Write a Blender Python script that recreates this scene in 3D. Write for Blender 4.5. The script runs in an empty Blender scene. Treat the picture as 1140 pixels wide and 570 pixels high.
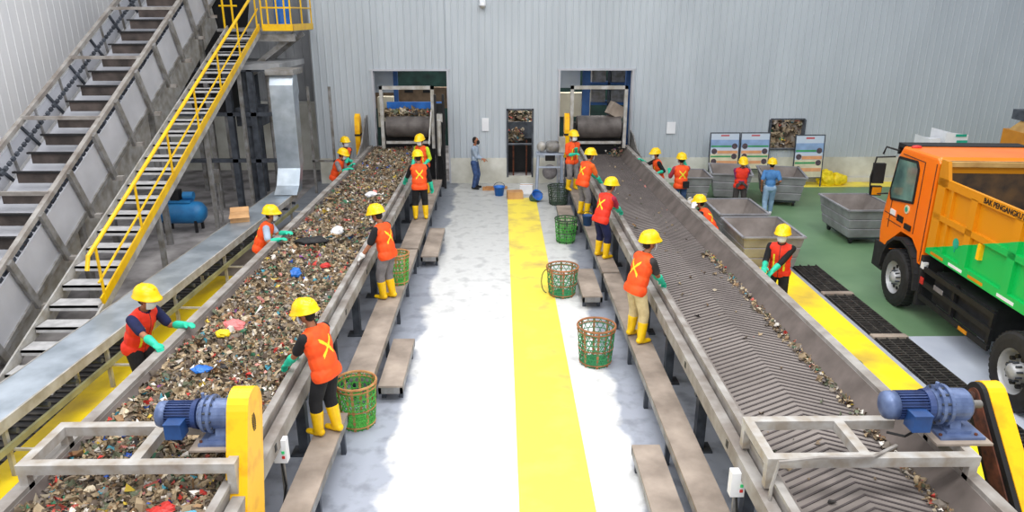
import bpy, bmesh, math, random
from mathutils import Vector, Matrix, noise
random.seed(7)
C = bpy.context.scene.collection
PI = math.pi
V = Vector

# ---------------------------------------------------------------- materials
def lin(c):
    return tuple(((v/255)/12.92 if v/255 <= 0.04045 else ((v/255+0.055)/1.055)**2.4) for v in c) + (1.0,)
MATS = {}
def mat(name, c, c2=None, rough=0.6, metal=0.0, scale=4.0, bump=0.0, detail=4.0, lo=0.35, hi=0.7, stretch=None):
    if name in MATS: return MATS[name]
    m = bpy.data.materials.new(name); m.use_nodes = True
    nt = m.node_tree; b = nt.nodes['Principled BSDF']
    b.inputs['Roughness'].default_value = rough; b.inputs['Metallic'].default_value = metal
    if c2 is None: c2 = tuple(v*0.88 for v in c)
    tc = nt.nodes.new('ShaderNodeTexCoord'); n = nt.nodes.new('ShaderNodeTexNoise')
    n.inputs['Scale'].default_value = scale; n.inputs['Detail'].default_value = detail
    if stretch:
        mp = nt.nodes.new('ShaderNodeMapping'); mp.inputs['Scale'].default_value = stretch
        nt.links.new(tc.outputs['Object'], mp.inputs[0]); nt.links.new(mp.outputs[0], n.inputs['Vector'])
    else:
        nt.links.new(tc.outputs['Object'], n.inputs['Vector'])
    r = nt.nodes.new('ShaderNodeValToRGB')
    r.color_ramp.elements[0].position = lo; r.color_ramp.elements[0].color = lin(c2)
    r.color_ramp.elements[1].position = hi; r.color_ramp.elements[1].color = lin(c)
    nt.links.new(n.outputs[0], r.inputs[0]); nt.links.new(r.outputs[0], b.inputs['Base Color'])
    if bump:
        bp = nt.nodes.new('ShaderNodeBump'); bp.inputs['Strength'].default_value = bump; bp.inputs['Distance'].default_value = 0.02
        nt.links.new(n.outputs[0], bp.inputs['Height']); nt.links.new(bp.outputs[0], b.inputs['Normal'])
    MATS[name] = m
    return m
M = lambda k: MATS[k]
mat('wall_sheet', (190,198,206), (180,188,196), 0.45, scale=1.2, stretch=(1,1,0.25))
mat('wall_side', (248,248,250), (240,241,245), 0.5, scale=1.0, stretch=(1,1,0.25))
mat('wall_dark', (172,174,178), (128,130,134), 0.6, scale=1.6, stretch=(1,1,0.3))
mat('plinth', (222,222,214), (186,184,172), 0.8, scale=1.5)
mat('floor_left', (172,168,168), (104,100,100), 0.85, scale=1.3)
mat('green_floor', (116,148,112), (96,130,96), 0.45, scale=0.7)
mat('pale_floor', (205,212,226), (180,188,205), 0.5, scale=0.8)
mat('yellow_floor', (250,228,84), (206,178,96), 0.5, scale=1.6, lo=0.28, hi=0.5, detail=8)
mat('yellow_walk', (255,222,20), (196,166,60), 0.5, scale=0.9, lo=0.33, hi=0.52, detail=8)
mat('grate', (70,66,62), (34,32,32), 0.8, scale=9, bump=0.5)
mat('steel', (158,158,160), (116,112,106), 0.5, 0.35, scale=5)
mat('stand_grey', (172,182,200), (146,156,174), 0.5)
mat('drum_steel', (112,106,104), (78,72,70), 0.6, 0.2, scale=3)
mat('steel_light', (196,196,196), (160,155,146), 0.5, 0.2, scale=5)
mat('steel_dark', (92,98,108), (58,62,70), 0.55, 0.3, scale=4)
mat('galv', (205,216,228), (160,172,184), 0.32, 0.6, scale=2.2)
mat('panel', (196,198,206), (180,182,190), 0.5, 0.15, scale=1.5)
mat('dusty', (172,158,146), (132,120,110), 0.85, scale=2.5, detail=8)
mat('skirt', (112,102,98), (88,80,76), 0.85, scale=3, detail=8)
mat('dusty_rail', (168,165,162), (128,120,114), 0.7, 0.1, scale=3.5, detail=8)
mat('frame_paint', (184,183,182), (154,144,132), 0.6, 0.1, scale=6, detail=8)
mat('olive', (160,158,116), (122,120,92), 0.7, scale=3)
mat('rubber', (138,130,126), (116,108,104), 0.75, scale=1.3, detail=8)
mat('rubber_lug', (84,76,76), (70,64,64), 0.8, scale=3)  # darker than the belt: shading of the chevron relief put into the colour
mat('dirt', (74,62,50), (44,38,32), 0.95, scale=10, bump=0.8)
mat('yellow_rail', (250,204,10), (226,176,10), 0.4, scale=3)
mat('guard_yellow', (255,196,8), (232,160,14), 0.4, scale=4, detail=8, lo=0.3, hi=0.5)
mat('tread', (206,206,208), (176,176,178), 0.6, 0.2, scale=6)
mat('brown_flight', (92,82,78), (54,48,46), 0.85, scale=3)
mat('black', (26,26,30), (16,16,18), 0.6, scale=5)
mat('rubber_black', (38,38,42), (24,24,26), 0.75, scale=8)
mat('motor_blue', (58,80,132), (38,54,98), 0.4, 0.1, scale=6)
mat('motor_grey', (112,130,170), (78,94,132), 0.4, 0.2, scale=6)
mat('terminal_blue', (40,84,146), (32,62,112), 0.4, scale=4)
mat('rust', (120,66,44), (60,36,28), 0.9, scale=8)
mat('orange', (255,130,8), (250,118,4), 0.3, scale=1)
mat('ochre', (218,142,10), (198,126,10), 0.42, scale=2)
mat('tan', (206,168,104), (176,136,78), 0.7, scale=3)
mat('bed_inside', (104,78,50), (52,44,40), 0.9, scale=3, detail=8)
mat('glass', (120,158,150), (70,96,96), 0.08, 0.0, scale=1.5)
mat('chrome', (190,192,196), (160,162,166), 0.45, 0.3, scale=4)
mat('white', (240,242,246), (226,228,234), 0.6, scale=2)
mat('hat', (255,214,0), (250,204,0), 0.3, scale=3)
mat('vest_orange', (255,92,26), (240,76,18), 0.7, scale=9)
mat('vest_red', (246,60,30), (226,46,24), 0.7, scale=9)
mat('hi_vis', (240,232,60), (224,214,40), 0.5, scale=9)
mat('glove_mint', (40,206,170), (28,184,150), 0.5, scale=9)
mat('glove_white', (236,236,236), (216,216,216), 0.8, scale=9)
mat('boot', (248,204,14), (230,182,10), 0.4, scale=9)
mat('skin', (168,112,82), (152,98,70), 0.6, scale=9)
mat('hair', (22,18,16), (14,12,10), 0.8, scale=9)
mat('cloth_black', (30,30,34), (20,20,24), 0.9, scale=9)
mat('cloth_navy', (26,34,80), (18,24,60), 0.9, scale=9)
mat('cloth_grey', (136,132,134), (112,108,110), 0.9, scale=9)
mat('cloth_dark', (66,62,62), (50,46,46), 0.9, scale=9)
mat('cloth_khaki', (214,196,150), (190,170,126), 0.9, scale=9)
mat('cloth_jeans', (66,92,140), (46,66,108), 0.9, scale=9)
mat('cloth_denim', (84,138,196), (66,116,172), 0.9, scale=7)
mat('cloth_lightjeans', (150,178,206), (122,150,182), 0.9, scale=7)
mat('cloth_pale', (170,186,206), (148,164,184), 0.9, scale=7)
mat('cloth_maroon', (190,50,80), (160,36,62), 0.9, scale=7)
mat('cloth_rose', (196,72,86), (170,56,70), 0.9, scale=7)
mat('cloth_orange', (255,126,52), (236,104,36), 0.9, scale=7)
mat('cloth_plum', (150,52,110), (120,36,86), 0.9, scale=7)
mat('cloth_lime', (196,220,40), (170,196,30), 0.8, scale=7)
mat('net_green', (58,150,96), (36,116,70), 0.6, scale=5)
mat('net_bright', (88,178,70), (60,150,60), 0.6, scale=5)
mat('net_dark', (70,92,72), (44,56,48), 0.8, scale=5)
mat('cane', (196,150,96), (160,104,62), 0.8, scale=7)
mat('cane_red', (184,120,80), (140,96,64), 0.8, scale=7)
mat('bin_metal', (164,164,170), (132,130,134), 0.6, 0.25, scale=2.5, detail=6)
mat('bin_inside', (150,142,138), (118,110,106), 0.85, scale=2.5, detail=6)
mat('blue', (40,120,210), (30,96,180), 0.4, scale=4)
mat('compressor', (50,140,200), (36,112,172), 0.4, scale=3)
mat('cardboard', (206,164,118), (180,136,92), 0.85, scale=3)
mat('door_blue', (40,90,150), (28,62,110), 0.6, scale=2)
mat('deep_green', (30,66,60), (14,34,32), 0.8, scale=2)
mat('board_green', (70,166,104), None, 0.6)
mat('board_orange', (238,172,124), None, 0.6)
mat('board_bg', (206,214,226), (190,206,226), 0.5, scale=2)
mat('board_sky', (150,180,222), None, 0.5)
mat('board_dark', (104,84,90), (60,56,66), 0.6, scale=14)
mat('board_cream', (230,222,190), None, 0.6)
mat('board_red', (206,90,96), None, 0.6)
mat('teal', (30,176,150), None, 0.5)
mat('green_led', (60,220,130), None, 0.4)
mat('yellow_bag', (250,224,30), (226,196,20), 0.5, scale=8)
mat('brown_beam', (150,126,100), (110,90,72), 0.8, scale=3)
mat('cream', (232,222,196), (210,200,176), 0.8, scale=2)

def attr_mat(name, rough=0.7):
    m = bpy.data.materials.new(name); m.use_nodes = True
    nt = m.node_tree; b = nt.nodes['Principled BSDF']; b.inputs['Roughness'].default_value = rough
    a = nt.nodes.new('ShaderNodeVertexColor'); a.layer_name = 'Col'
    n = nt.nodes.new('ShaderNodeTexNoise'); n.inputs['Scale'].default_value = 30
    tc = nt.nodes.new('ShaderNodeTexCoord'); nt.links.new(tc.outputs['Object'], n.inputs['Vector'])
    mx = nt.nodes.new('ShaderNodeMixRGB'); mx.blend_type = 'MULTIPLY'; mx.inputs[0].default_value = 0.3
    nt.links.new(a.outputs[0], mx.inputs[1]); nt.links.new(n.outputs[0], mx.inputs[2]); 
    nt.links.new(mx.outputs[0], b.inputs['Base Color'])
    MATS[name] = m; return m
attr_mat('waste')

def aisle_material():
    m = bpy.data.materials.new('aisle_floor'); m.use_nodes = True
    nt = m.node_tree; b = nt.nodes['Principled BSDF']; b.inputs['Roughness'].default_value = 0.45
    tc = nt.nodes.new('ShaderNodeTexCoord'); sp = nt.nodes.new('ShaderNodeSeparateXYZ')
    nt.links.new(tc.outputs['Object'], sp.inputs[0])
    n1 = nt.nodes.new('ShaderNodeTexNoise'); n1.inputs['Scale'].default_value = 1.3; n1.inputs['Detail'].default_value = 6
    n2 = nt.nodes.new('ShaderNodeTexNoise'); n2.inputs['Scale'].default_value = 3.5; n2.inputs['Detail'].default_value = 10
    for n in (n1, n2): nt.links.new(tc.outputs['Object'], n.inputs['Vector'])
    def mth(op, a, bb):
        q = nt.nodes.new('ShaderNodeMath'); q.operation = op
        for i, s in enumerate((a, bb)):
            if isinstance(s, (int, float)): q.inputs[i].default_value = s
            else: nt.links.new(s, q.inputs[i])
        return q.outputs[0]
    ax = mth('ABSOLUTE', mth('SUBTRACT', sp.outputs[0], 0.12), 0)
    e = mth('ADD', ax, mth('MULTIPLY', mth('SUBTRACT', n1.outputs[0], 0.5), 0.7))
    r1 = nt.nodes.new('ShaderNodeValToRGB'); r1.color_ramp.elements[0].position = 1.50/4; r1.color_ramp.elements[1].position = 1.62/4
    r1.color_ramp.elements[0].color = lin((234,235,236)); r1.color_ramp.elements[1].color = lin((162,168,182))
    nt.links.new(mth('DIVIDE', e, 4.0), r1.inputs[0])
    r2 = nt.nodes.new('ShaderNodeValToRGB'); r2.color_ramp.elements[0].position = 0.33; r2.color_ramp.elements[1].position = 0.5
    r2.color_ramp.elements[0].color = (0.5,0.5,0.5,1); r2.color_ramp.elements[1].color = (1,1,1,1)
    nt.links.new(n2.outputs[0], r2.inputs[0])
    mx = nt.nodes.new('ShaderNodeMixRGB'); mx.blend_type = 'MULTIPLY'; mx.inputs[0].default_value = 0.6
    nt.links.new(r1.outputs[0], mx.inputs[1]); nt.links.new(r2.outputs[0], mx.inputs[2])
    # colour darkens towards the doorway: weaker far light painted in along with dirt
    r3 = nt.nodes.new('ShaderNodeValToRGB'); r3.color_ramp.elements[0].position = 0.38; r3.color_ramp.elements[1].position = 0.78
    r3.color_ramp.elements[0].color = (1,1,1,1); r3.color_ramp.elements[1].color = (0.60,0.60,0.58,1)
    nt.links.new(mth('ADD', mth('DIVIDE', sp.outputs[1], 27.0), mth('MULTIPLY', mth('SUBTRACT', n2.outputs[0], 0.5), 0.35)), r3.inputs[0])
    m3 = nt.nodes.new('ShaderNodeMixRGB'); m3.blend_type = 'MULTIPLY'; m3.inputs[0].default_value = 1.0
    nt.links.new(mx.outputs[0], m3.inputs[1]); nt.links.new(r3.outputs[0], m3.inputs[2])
    nt.links.new(m3.outputs[0], b.inputs['Base Color'])
    MATS['aisle_floor'] = m
aisle_material()

def bed_material():   # painted two-tone: ochre above a slanting line, green below it
    m = bpy.data.materials.new('bed_paint'); m.use_nodes = True
    nt = m.node_tree; b = nt.nodes['Principled BSDF']; b.inputs['Roughness'].default_value = 0.42
    tc = nt.nodes.new('ShaderNodeTexCoord'); sp = nt.nodes.new('ShaderNodeSeparateXYZ')
    nt.links.new(tc.outputs['Object'], sp.inputs[0])
    a = nt.nodes.new('ShaderNodeMath'); a.operation = 'MULTIPLY_ADD'
    nt.links.new(sp.outputs[1], a.inputs[0]); a.inputs[1].default_value = 0.36; nt.links.new(sp.outputs[2], a.inputs[2])
    g = nt.nodes.new('ShaderNodeMath'); g.operation = 'GREATER_THAN'; nt.links.new(a.outputs[0], g.inputs[0]); g.inputs[1].default_value = 1.44
    mx = nt.nodes.new('ShaderNodeMixRGB'); mx.inputs[1].default_value = lin((8,184,88)); mx.inputs[2].default_value = lin((216,140,10))
    nt.links.new(g.outputs[0], mx.inputs[0]); nt.links.new(mx.outputs[0], b.inputs['Base Color'])
    MATS['bed_paint'] = m
bed_material()

# ---------------------------------------------------------------- mesh helpers
class MB:
    def __init__(s): s.bm = bmesh.new(); s.mats = []
    def mi(s, m):
        if m is None: return 0
        if m not in s.mats: s.mats.append(m)
        return s.mats.index(m)
    def faces(s, vs, fs, m=None):
        k = s.mi(m); bv = [s.bm.verts.new(v) for v in vs]
        for f in fs:
            try:
                q = s.bm.faces.new([bv[i] for i in f]); q.material_index = k
            except ValueError: pass
        return bv
    def box(s, x0, x1, y0, y1, z0, z1, m=None, mx=None):
        vs = [V((x,y,z)) for z in (z0,z1) for y in (y0,y1) for x in (x0,x1)]
        if mx: vs = [mx @ v for v in vs]
        s.faces(vs, [(0,2,3,1),(4,5,7,6),(0,1,5,4),(2,6,7,3),(0,4,6,2),(1,3,7,5)], m); return s
    def beam(s, p0, p1, w, h, m=None, up=(0,0,1)):   # rectangular bar between points
        p0, p1, up = V(p0), V(p1), V(up); d = (p1-p0).normalized()
        sd = d.cross(up)
        if sd.length < 1e-4: sd = d.cross(V((0,1,0)))
        sd.normalize(); u = sd.cross(d)
        vs = [p + sd*a*w/2 + u*b*h/2 for p in (p0,p1) for a, b in ((-1,-1),(1,-1),(1,1),(-1,1))]
        s.faces(vs, [(0,1,2,3),(4,7,6,5),(0,4,5,1),(1,5,6,2),(2,6,7,3),(3,7,4,0)], m); return s
    def cyl(s, p0, p1, r0, r1=None, n=12, m=None, caps=True):
        p0, p1 = V(p0), V(p1); r1 = r0 if r1 is None else r1
        d = (p1-p0).normalized(); a = d.orthogonal().normalized(); b = d.cross(a)
        vs = [p + (a*math.cos(t)+b*math.sin(t))*r for p, r in ((p0,r0),(p1,r1)) for t in [2*PI*i/n for i in range(n)]]
        fs = [(i,(i+1)%n,n+(i+1)%n,n+i) for i in range(n)]
        if caps: fs += [tuple(range(n-1,-1,-1)), tuple(range(n,2*n))]
        s.faces(vs, fs, m); return s
    def tube(s, pts, r, n=6, m=None):
        pts = [V(p) for p in pts]; rings = []
        for i, p in enumerate(pts):
            d = (pts[min(i+1,len(pts)-1)]-pts[max(i-1,0)]).normalized()
            if i == 0: a = d.orthogonal().normalized()
            else: a = (a - d*a.dot(d)).normalized()
            b = d.cross(a); rings.append([p+(a*math.cos(2*PI*k/n)+b*math.sin(2*PI*k/n))*r for k in range(n)])
        vs = [v for g in rings for v in g]
        fs = [(i*n+k, i*n+(k+1)%n, (i+1)*n+(k+1)%n, (i+1)*n+k) for i in range(len(pts)-1) for k in range(n)]
        fs += [tuple(range(n-1,-1,-1)), tuple(range((len(pts)-1)*n, len(pts)*n))]
        s.faces(vs, fs, m); return s
    def lathe(s, prof, origin=(0,0,0), axis='Z', n=24, m=None, sx=1, sy=1):
        o = V(origin); vs = []
        for r, h in prof:
            for k in range(n):
                t = 2*PI*k/n; a, b = r*math.cos(t)*sx, r*math.sin(t)*sy
                vs.append(o + (V((a,b,h)) if axis == 'Z' else V((h,a,b)) if axis == 'X' else V((a,h,b))))
        fs = [(i*n+k, i*n+(k+1)%n, (i+1)*n+(k+1)%n, (i+1)*n+k) for i in range(len(prof)-1) for k in range(n)]
        s.faces(vs, fs, m); return s
    def prism(s, outline, x0, x1, m=None, m2=None):  # outline of (y,z) extruded along x; m2 = side faces
        n = len(outline)
        vs = [V((x,y,z)) for x in (x0,x1) for y,z in outline]
        bv = [s.bm.verts.new(v) for v in vs]; k = s.mi(m); k2 = s.mi(m2) if m2 else k
        f = s.bm.faces.new(bv[:n]); f.material_index = k2
        f = s.bm.faces.new(bv[n:][::-1]); f.material_index = k2
        for i in range(n):
            f = s.bm.faces.new([bv[i], bv[n+i], bv[n+(i+1)%n], bv[(i+1)%n]]); f.material_index = k
        return s
    def sweep(s, prof, ys, m=None, fx=None, closed=True):  # (x,z) profile swept along Y
        n = len(prof); vs = []
        for y in ys:
            for x, z in prof: vs.append(V((fx(x,y) if fx else x, y, z)))
        rng = range(n) if closed else range(n-1)
        fs = [(i*n+k, i*n+(k+1)%n, (i+1)*n+(k+1)%n, (i+1)*n+k) for i in range(len(ys)-1) for k in rng]
        if closed: fs += [tuple(range(n-1,-1,-1)), tuple(range((len(ys)-1)*n, len(ys)*n))]
        s.faces(vs, fs, m); return s
    def capsule(s, p0, p1, r0, r1, n=12, flat=1.0, side=None):
        p0, p1 = V(p0), V(p1); d = (p1-p0); L = d.length; d.normalize()
        a = V(side) if side is not None else d.orthogonal()
        a = (a - d*a.dot(d)).normalized(); b = d.cross(a)
        st = [(-1.0,0.0)]+[(-math.cos(t), math.sin(t)) for t in (0.5,1.0)]+[(0,1.0)]
        rings = []
        for h, q in st: rings.append((p0+d*h*r0*0.98, max(q,0.02)*r0))
        for h, q in [(0,1.0)]+[(math.cos(t), math.sin(t)) for t in (1.0,0.5)]+[(1.0,0.0)]: rings.append((p1+d*h*r1*0.98, max(q,0.02)*r1))
        vs = [c+(a*math.cos(2*PI*k/n)+b*math.sin(2*PI*k/n)*flat)*r for c, r in rings for k in range(n)]
        m_ = len(rings)
        fs = [(i*n+k, i*n+(k+1)%n, (i+1)*n+(k+1)%n, (i+1)*n+k) for i in range(m_-1) for k in range(n)]
        fs += [tuple(range(n-1,-1,-1)), tuple(range((m_-1)*n, m_*n))]
        s.faces(vs, fs); return s
    def ell(s, c, r, R=None, n=14, k=9, m=None):
        c = V(c); vs = []
        for i in range(k+1):
            ph = PI*i/k; ph = min(max(ph,0.04),PI-0.04)
            for j in range(n):
                t = 2*PI*j/n; v = V((r[0]*math.sin(ph)*math.cos(t), r[1]*math.sin(ph)*math.sin(t), r[2]*math.cos(ph)))
                vs.append(c + (R @ v if R else v))
        fs = [(i*n+j, (i+1)*n+j, (i+1)*n+(j+1)%n, i*n+(j+1)%n) for i in range(k) for j in range(n)]
        fs += [tuple(range(n)), tuple(range((k+1)*n-1, k*n-1, -1))]
        s.faces(vs, fs, m); return s
    def mesh(s, name='mesh', smooth=False, norm=True):
        if norm: bmesh.ops.recalc_face_normals(s.bm, faces=s.bm.faces)
        me = bpy.data.meshes.new(name); s.bm.to_mesh(me); s.bm.free()
        for m in s.mats: me.materials.append(MATS[m])
        if smooth: me.polygons.foreach_set('use_smooth', [True]*len(me.polygons))
        return me
    def build(s, name, m=None, parent=None, smooth=False, norm=True, **tags):
        if m and not s.mats: s.mats = [m]
        o = bpy.data.objects.new(name, s.mesh(name, smooth, norm)); C.objects.link(o)
        if parent: o.parent = parent
        for k, v in tags.items(): o[k] = v
        return o

def thing(name, label, cat, loc=(0,0,0), rz=0.0, group=None, sc=1.0):
    o = bpy.data.objects.new(name, None); C.objects.link(o); o.empty_display_size = 0.2
    o.location = loc; o.rotation_euler = (0,0,rz); o.scale = (sc,sc,sc)
    o['label'] = label; o['category'] = cat
    if group: o['group'] = group
    return o
def dup(root, loc, rz, label, group=None, sc=1.0):
    r = root.copy(); C.objects.link(r); r.location = loc; r.rotation_euler = (0,0,rz); r.scale = (sc,sc,sc)
    r['label'] = label
    if group: r['group'] = group
    for ch in list(root.children):
        c = ch.copy(); C.objects.link(c); c.parent = r
        for g in list(ch.children):
            d = g.copy(); C.objects.link(d); d.parent = c
    return r
def struct(mb, name, m=None, **k): return mb.build(name, m, kind='structure', **k)

def frange(a, b, st):
    n = max(1, int(round((b-a)/st))); return [a+(b-a)*i/n for i in range(n+1)]

# ---------------------------------------------------------------- camera & light
cam_d = bpy.data.cameras.new('camera'); cam = bpy.data.objects.new('camera', cam_d); C.objects.link(cam)
cam_d.sensor_width = 36; cam_d.lens = 800/1140*36; cam_d.clip_end = 200
pitch = math.atan(270/800); yaw = math.radians(0.882)
cam.location = (0,0,5.4); cam.rotation_euler = (PI/2-pitch, 0, -yaw)
bpy.context.scene.camera = cam
vs = bpy.context.scene.view_settings
vs.view_transform = 'Standard'; vs.look = 'None'; vs.gamma = 1; vs.use_curve_mapping = False; vs.exposure = 0.0
w = bpy.data.worlds.new('world'); bpy.context.scene.world = w; w.use_nodes = True
w.node_tree.nodes['Background'].inputs[0].default_value = (0.90,0.94,1.0,1); w.node_tree.nodes['Background'].inputs[1].default_value = 0.52
def area(x, y, z, sx, sy, e, rot=(0,0,0)):
    l = bpy.data.lights.new('hall_light', 'AREA'); l.shape = 'RECTANGLE'; l.size = sx; l.size_y = sy; l.energy = e
    l.color = (1.0,0.985,0.96)
    o = bpy.data.objects.new('hall_light', l); C.objects.link(o); o.location = (x,y,z); o.rotation_euler = rot
for y, e in ((2, 1050), (9, 700), (17, 360)): area(0.5, y, 12, 9, 2.2, e)
area(9.5, 12, 12, 2.5, 14, 660); area(-7.0, 10, 12, 2.5, 12, 700)
area(0, -7, 9, 14, 4, 900, (math.radians(50),0,0))
area(-3, 27.5, 5.7, 4, 2, 200); area(3, 27.5, 5.7, 4, 2, 220); area(9.6, 26, 5.7, 3, 2, 200); area(0.7, 26.5, 5.7, 1.5, 2, 120)

# ---------------------------------------------------------------- setting
YW = 23.7
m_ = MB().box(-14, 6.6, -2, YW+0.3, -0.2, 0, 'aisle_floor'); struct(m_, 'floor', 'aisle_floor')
struct(MB().box(-14,-6.2,-2,27.5,-0.1,0.004,'floor_left'), 'floor')
struct(MB().box(7.12,20,11.45,YW+0.3,-0.2,0.003,'green_floor').box(4.6,7.12,15.2,YW+0.3,-0.1,0.004,'green_floor'), 'floor')
struct(MB().box(7.12,20,-2,11.45,-0.2,0.003,'pale_floor'), 'floor')
struct(MB().box(0.19,1.07,-1,21.6,-0.01,0.005,'yellow_floor'), 'floor')
struct(MB().box(9.0,20,22.9,23.62,-0.01,0.012,'yellow_floor'), 'floor')
struct(MB().box(-6.1,-4.15,2,14.2,-0.01,0.2,'yellow_walk'), 'floor')
q = MB(); q.faces([(-6.1,14.2,0),(-4.15,14.2,0),(-4.15,22.6,0),(-5.4,22.6,0),(-5.4,18,0)]+[(-6.1,14.2,0.2),(-4.15,14.2,0.2),(-4.15,22.6,0.2),(-5.35,22.6,0.2),(-5.6,18,0.2)],[(0,1,6,5),(1,2,7,6),(2,3,8,7),(3,4,9,8),(4,0,5,9),(5,6,7,8,9)],'dusty'); struct(q,'floor')
struct(MB().box(4.25,6.18,2,15.1,-0.01,0.2,'yellow_walk'), 'floor')
struct(MB().box(-14,20,YW+0.3,33,-0.2,-0.01,'floor_left'), 'floor')
# floor grating beside the right walkway
g = MB().box(6.5,7.12,2,15.2,-0.05,0.004,'black')
for y in frange(2.1,15.1,0.085): g.box(6.53,7.09,y,y+0.022,0.0,0.03,'grate')
for x in (6.53,6.72,6.91,7.08): g.box(x,x+0.02,2,15.2,0,0.034,'grate')
for y in (11.35,8.9,13.4): g.box(6.5,7.12,y,y+0.14,0,0.04,'dusty')
struct(g, 'floor')
g = MB().box(-7.1,-6.1,2,18.6,-0.05,0.008,'black')
for y in frange(2.1,18.5,0.16): g.box(-7.0,-6.12,y,y+0.06,0.0,0.03,'grate')
struct(g, 'floor')

def corrugated(mb, x0, x1, z0, z1, y, m, axis='x', pitch_=0.211, rib=0.02):
    # trapezoid ribs standing towards the hall
    prof = []
    k0 = math.floor(x0/pitch_)-1
    x = k0*pitch_
    while x < x1+pitch_:
        for dx, dy in ((0,0),(0.125,0),(0.14,rib),(0.17,rib),(0.185,0)): prof.append((x+dx,dy))
        x += pitch_
    prof = [p for p in prof if x0 < p[0] < x1]; prof = [(x0,0)]+prof+[(x1,0)]
    vs, fs = [], []
    for a, d in prof:
        for z in (z0,z1): vs.append((a, y-d, z) if axis == 'x' else (y+d, a, z))
    for i in range(len(prof)-1): fs.append((2*i,2*i+2,2*i+3,2*i+1))
    mb.faces(vs, fs, m)
wb = MB(); ZT = 9.5
D1 = (-4.08,-1.73,3.66); D2 = (1.92,4.23,3.67); PD = (0.19,1.07,2.46); VN = (8.88,10.0,1.14,2.09)
def wseg(a, b, z0, z1): corrugated(wb, a, b, z0, z1, YW, 'wall_sheet')
wseg(-6.0, D1[0], 0.85, ZT); wseg(D1[0],D1[1],D1[2],ZT); wseg(D1[1],PD[0],0.85,ZT); wseg(PD[0],PD[1],PD[2],ZT)
wseg(PD[1],D2[0],0.85,ZT); wseg(D2[0],D2[1],D2[2],ZT); wseg(D2[1],VN[0],0.85,ZT); wseg(VN[0],VN[1],0.85,VN[2])
wseg(VN[0],VN[1],VN[3],ZT); wseg(VN[1],20,0.85,ZT)
for a, b in ((-6.0,D1[0]),(D1[1],PD[0]),(PD[1],D2[0]),(D2[1],20)): wb.box(a,b,YW-0.01,YW+0.22,0,0.85,'plinth')
wb.box(PD[0],PD[1],YW-0.05,YW+0.22,0,0.2,'plinth')
struct(wb, 'wall_back', norm=False)
t = MB()
for (a,b,z1) in (D1,D2): 
    t.box(a-0.06,a,YW-0.06,YW+0.2,0.0,z1,'panel').box(b,b+0.06,YW-0.06,YW+0.2,0,z1,'panel').box(a-0.1,b+0.1,YW-0.06,YW+0.2,z1,z1+0.06,'panel')
struct(t, 'trim_1')
t = MB().box(PD[0],PD[0]+0.05,YW-0.05,YW+0.15,0.2,PD[2],'steel_dark').box(PD[1]-0.05,PD[1],YW-0.05,YW+0.15,0.2,PD[2],'steel_dark').box(PD[0],PD[1],YW-0.05,YW+0.15,PD[2]-0.05,PD[2],'steel_dark').box(PD[0],PD[1],YW-0.03,YW+0.1,1.28,1.32,'steel_dark')
struct(t, 'door_1')
t = MB().box(VN[0]-0.04,VN[0]+0.02,YW-0.07,YW+0.1,VN[2],VN[3],'steel_dark').box(VN[1]-0.02,VN[1]+0.04,YW-0.07,YW+0.1,VN[2],VN[3],'steel_dark').box(VN[0],VN[1],YW-0.07,YW+0.1,VN[3],VN[3]+0.04,'steel_dark').box(VN[0],VN[1],YW-0.07,YW+0.1,VN[2]-0.04,VN[2],'steel_dark')
struct(t, 'window_1')
struct(MB().box(4.3,20,YW-0.09,YW-0.02,0,0.16,'plinth'), 'baseboard_back')
wl = MB(); corrugated(wl, 3, 27, 0, ZT, -12.0, 'wall_side', axis='y', pitch_=0.32, rib=0.008); struct(wl, 'wall_left', norm=False)
wd = MB(); corrugated(wd, -12, -6.0, 0, ZT, 26.6, 'wall_dark', pitch_=0.3); wd.box(-6.02,-5.98,YW,26.7,0,ZT,'wall_dark')  # dimmer light of the left bay is put into its darker grey
struct(wd, 'wall_back', norm=False)
# low grubby block wall behind the left machinery
struct(MB().box(-12,-6.0,25.9,26.5,0,2.4,'plinth'), 'trim_2')
# room beyond the openings
b_ = MB().box(-6,14,31,31.2,0,6,'deep_green').box(-6,14,24,31.2,5.8,5.95,'deep_green')
struct(b_, 'wall_far'); struct(MB().box(-6.1,-6.02,24,31,0,6,'wall_dark'), 'wall_side')
struct(MB().box(14,14.1,24,31,0,6,'wall_dark'), 'wall_side')

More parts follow.
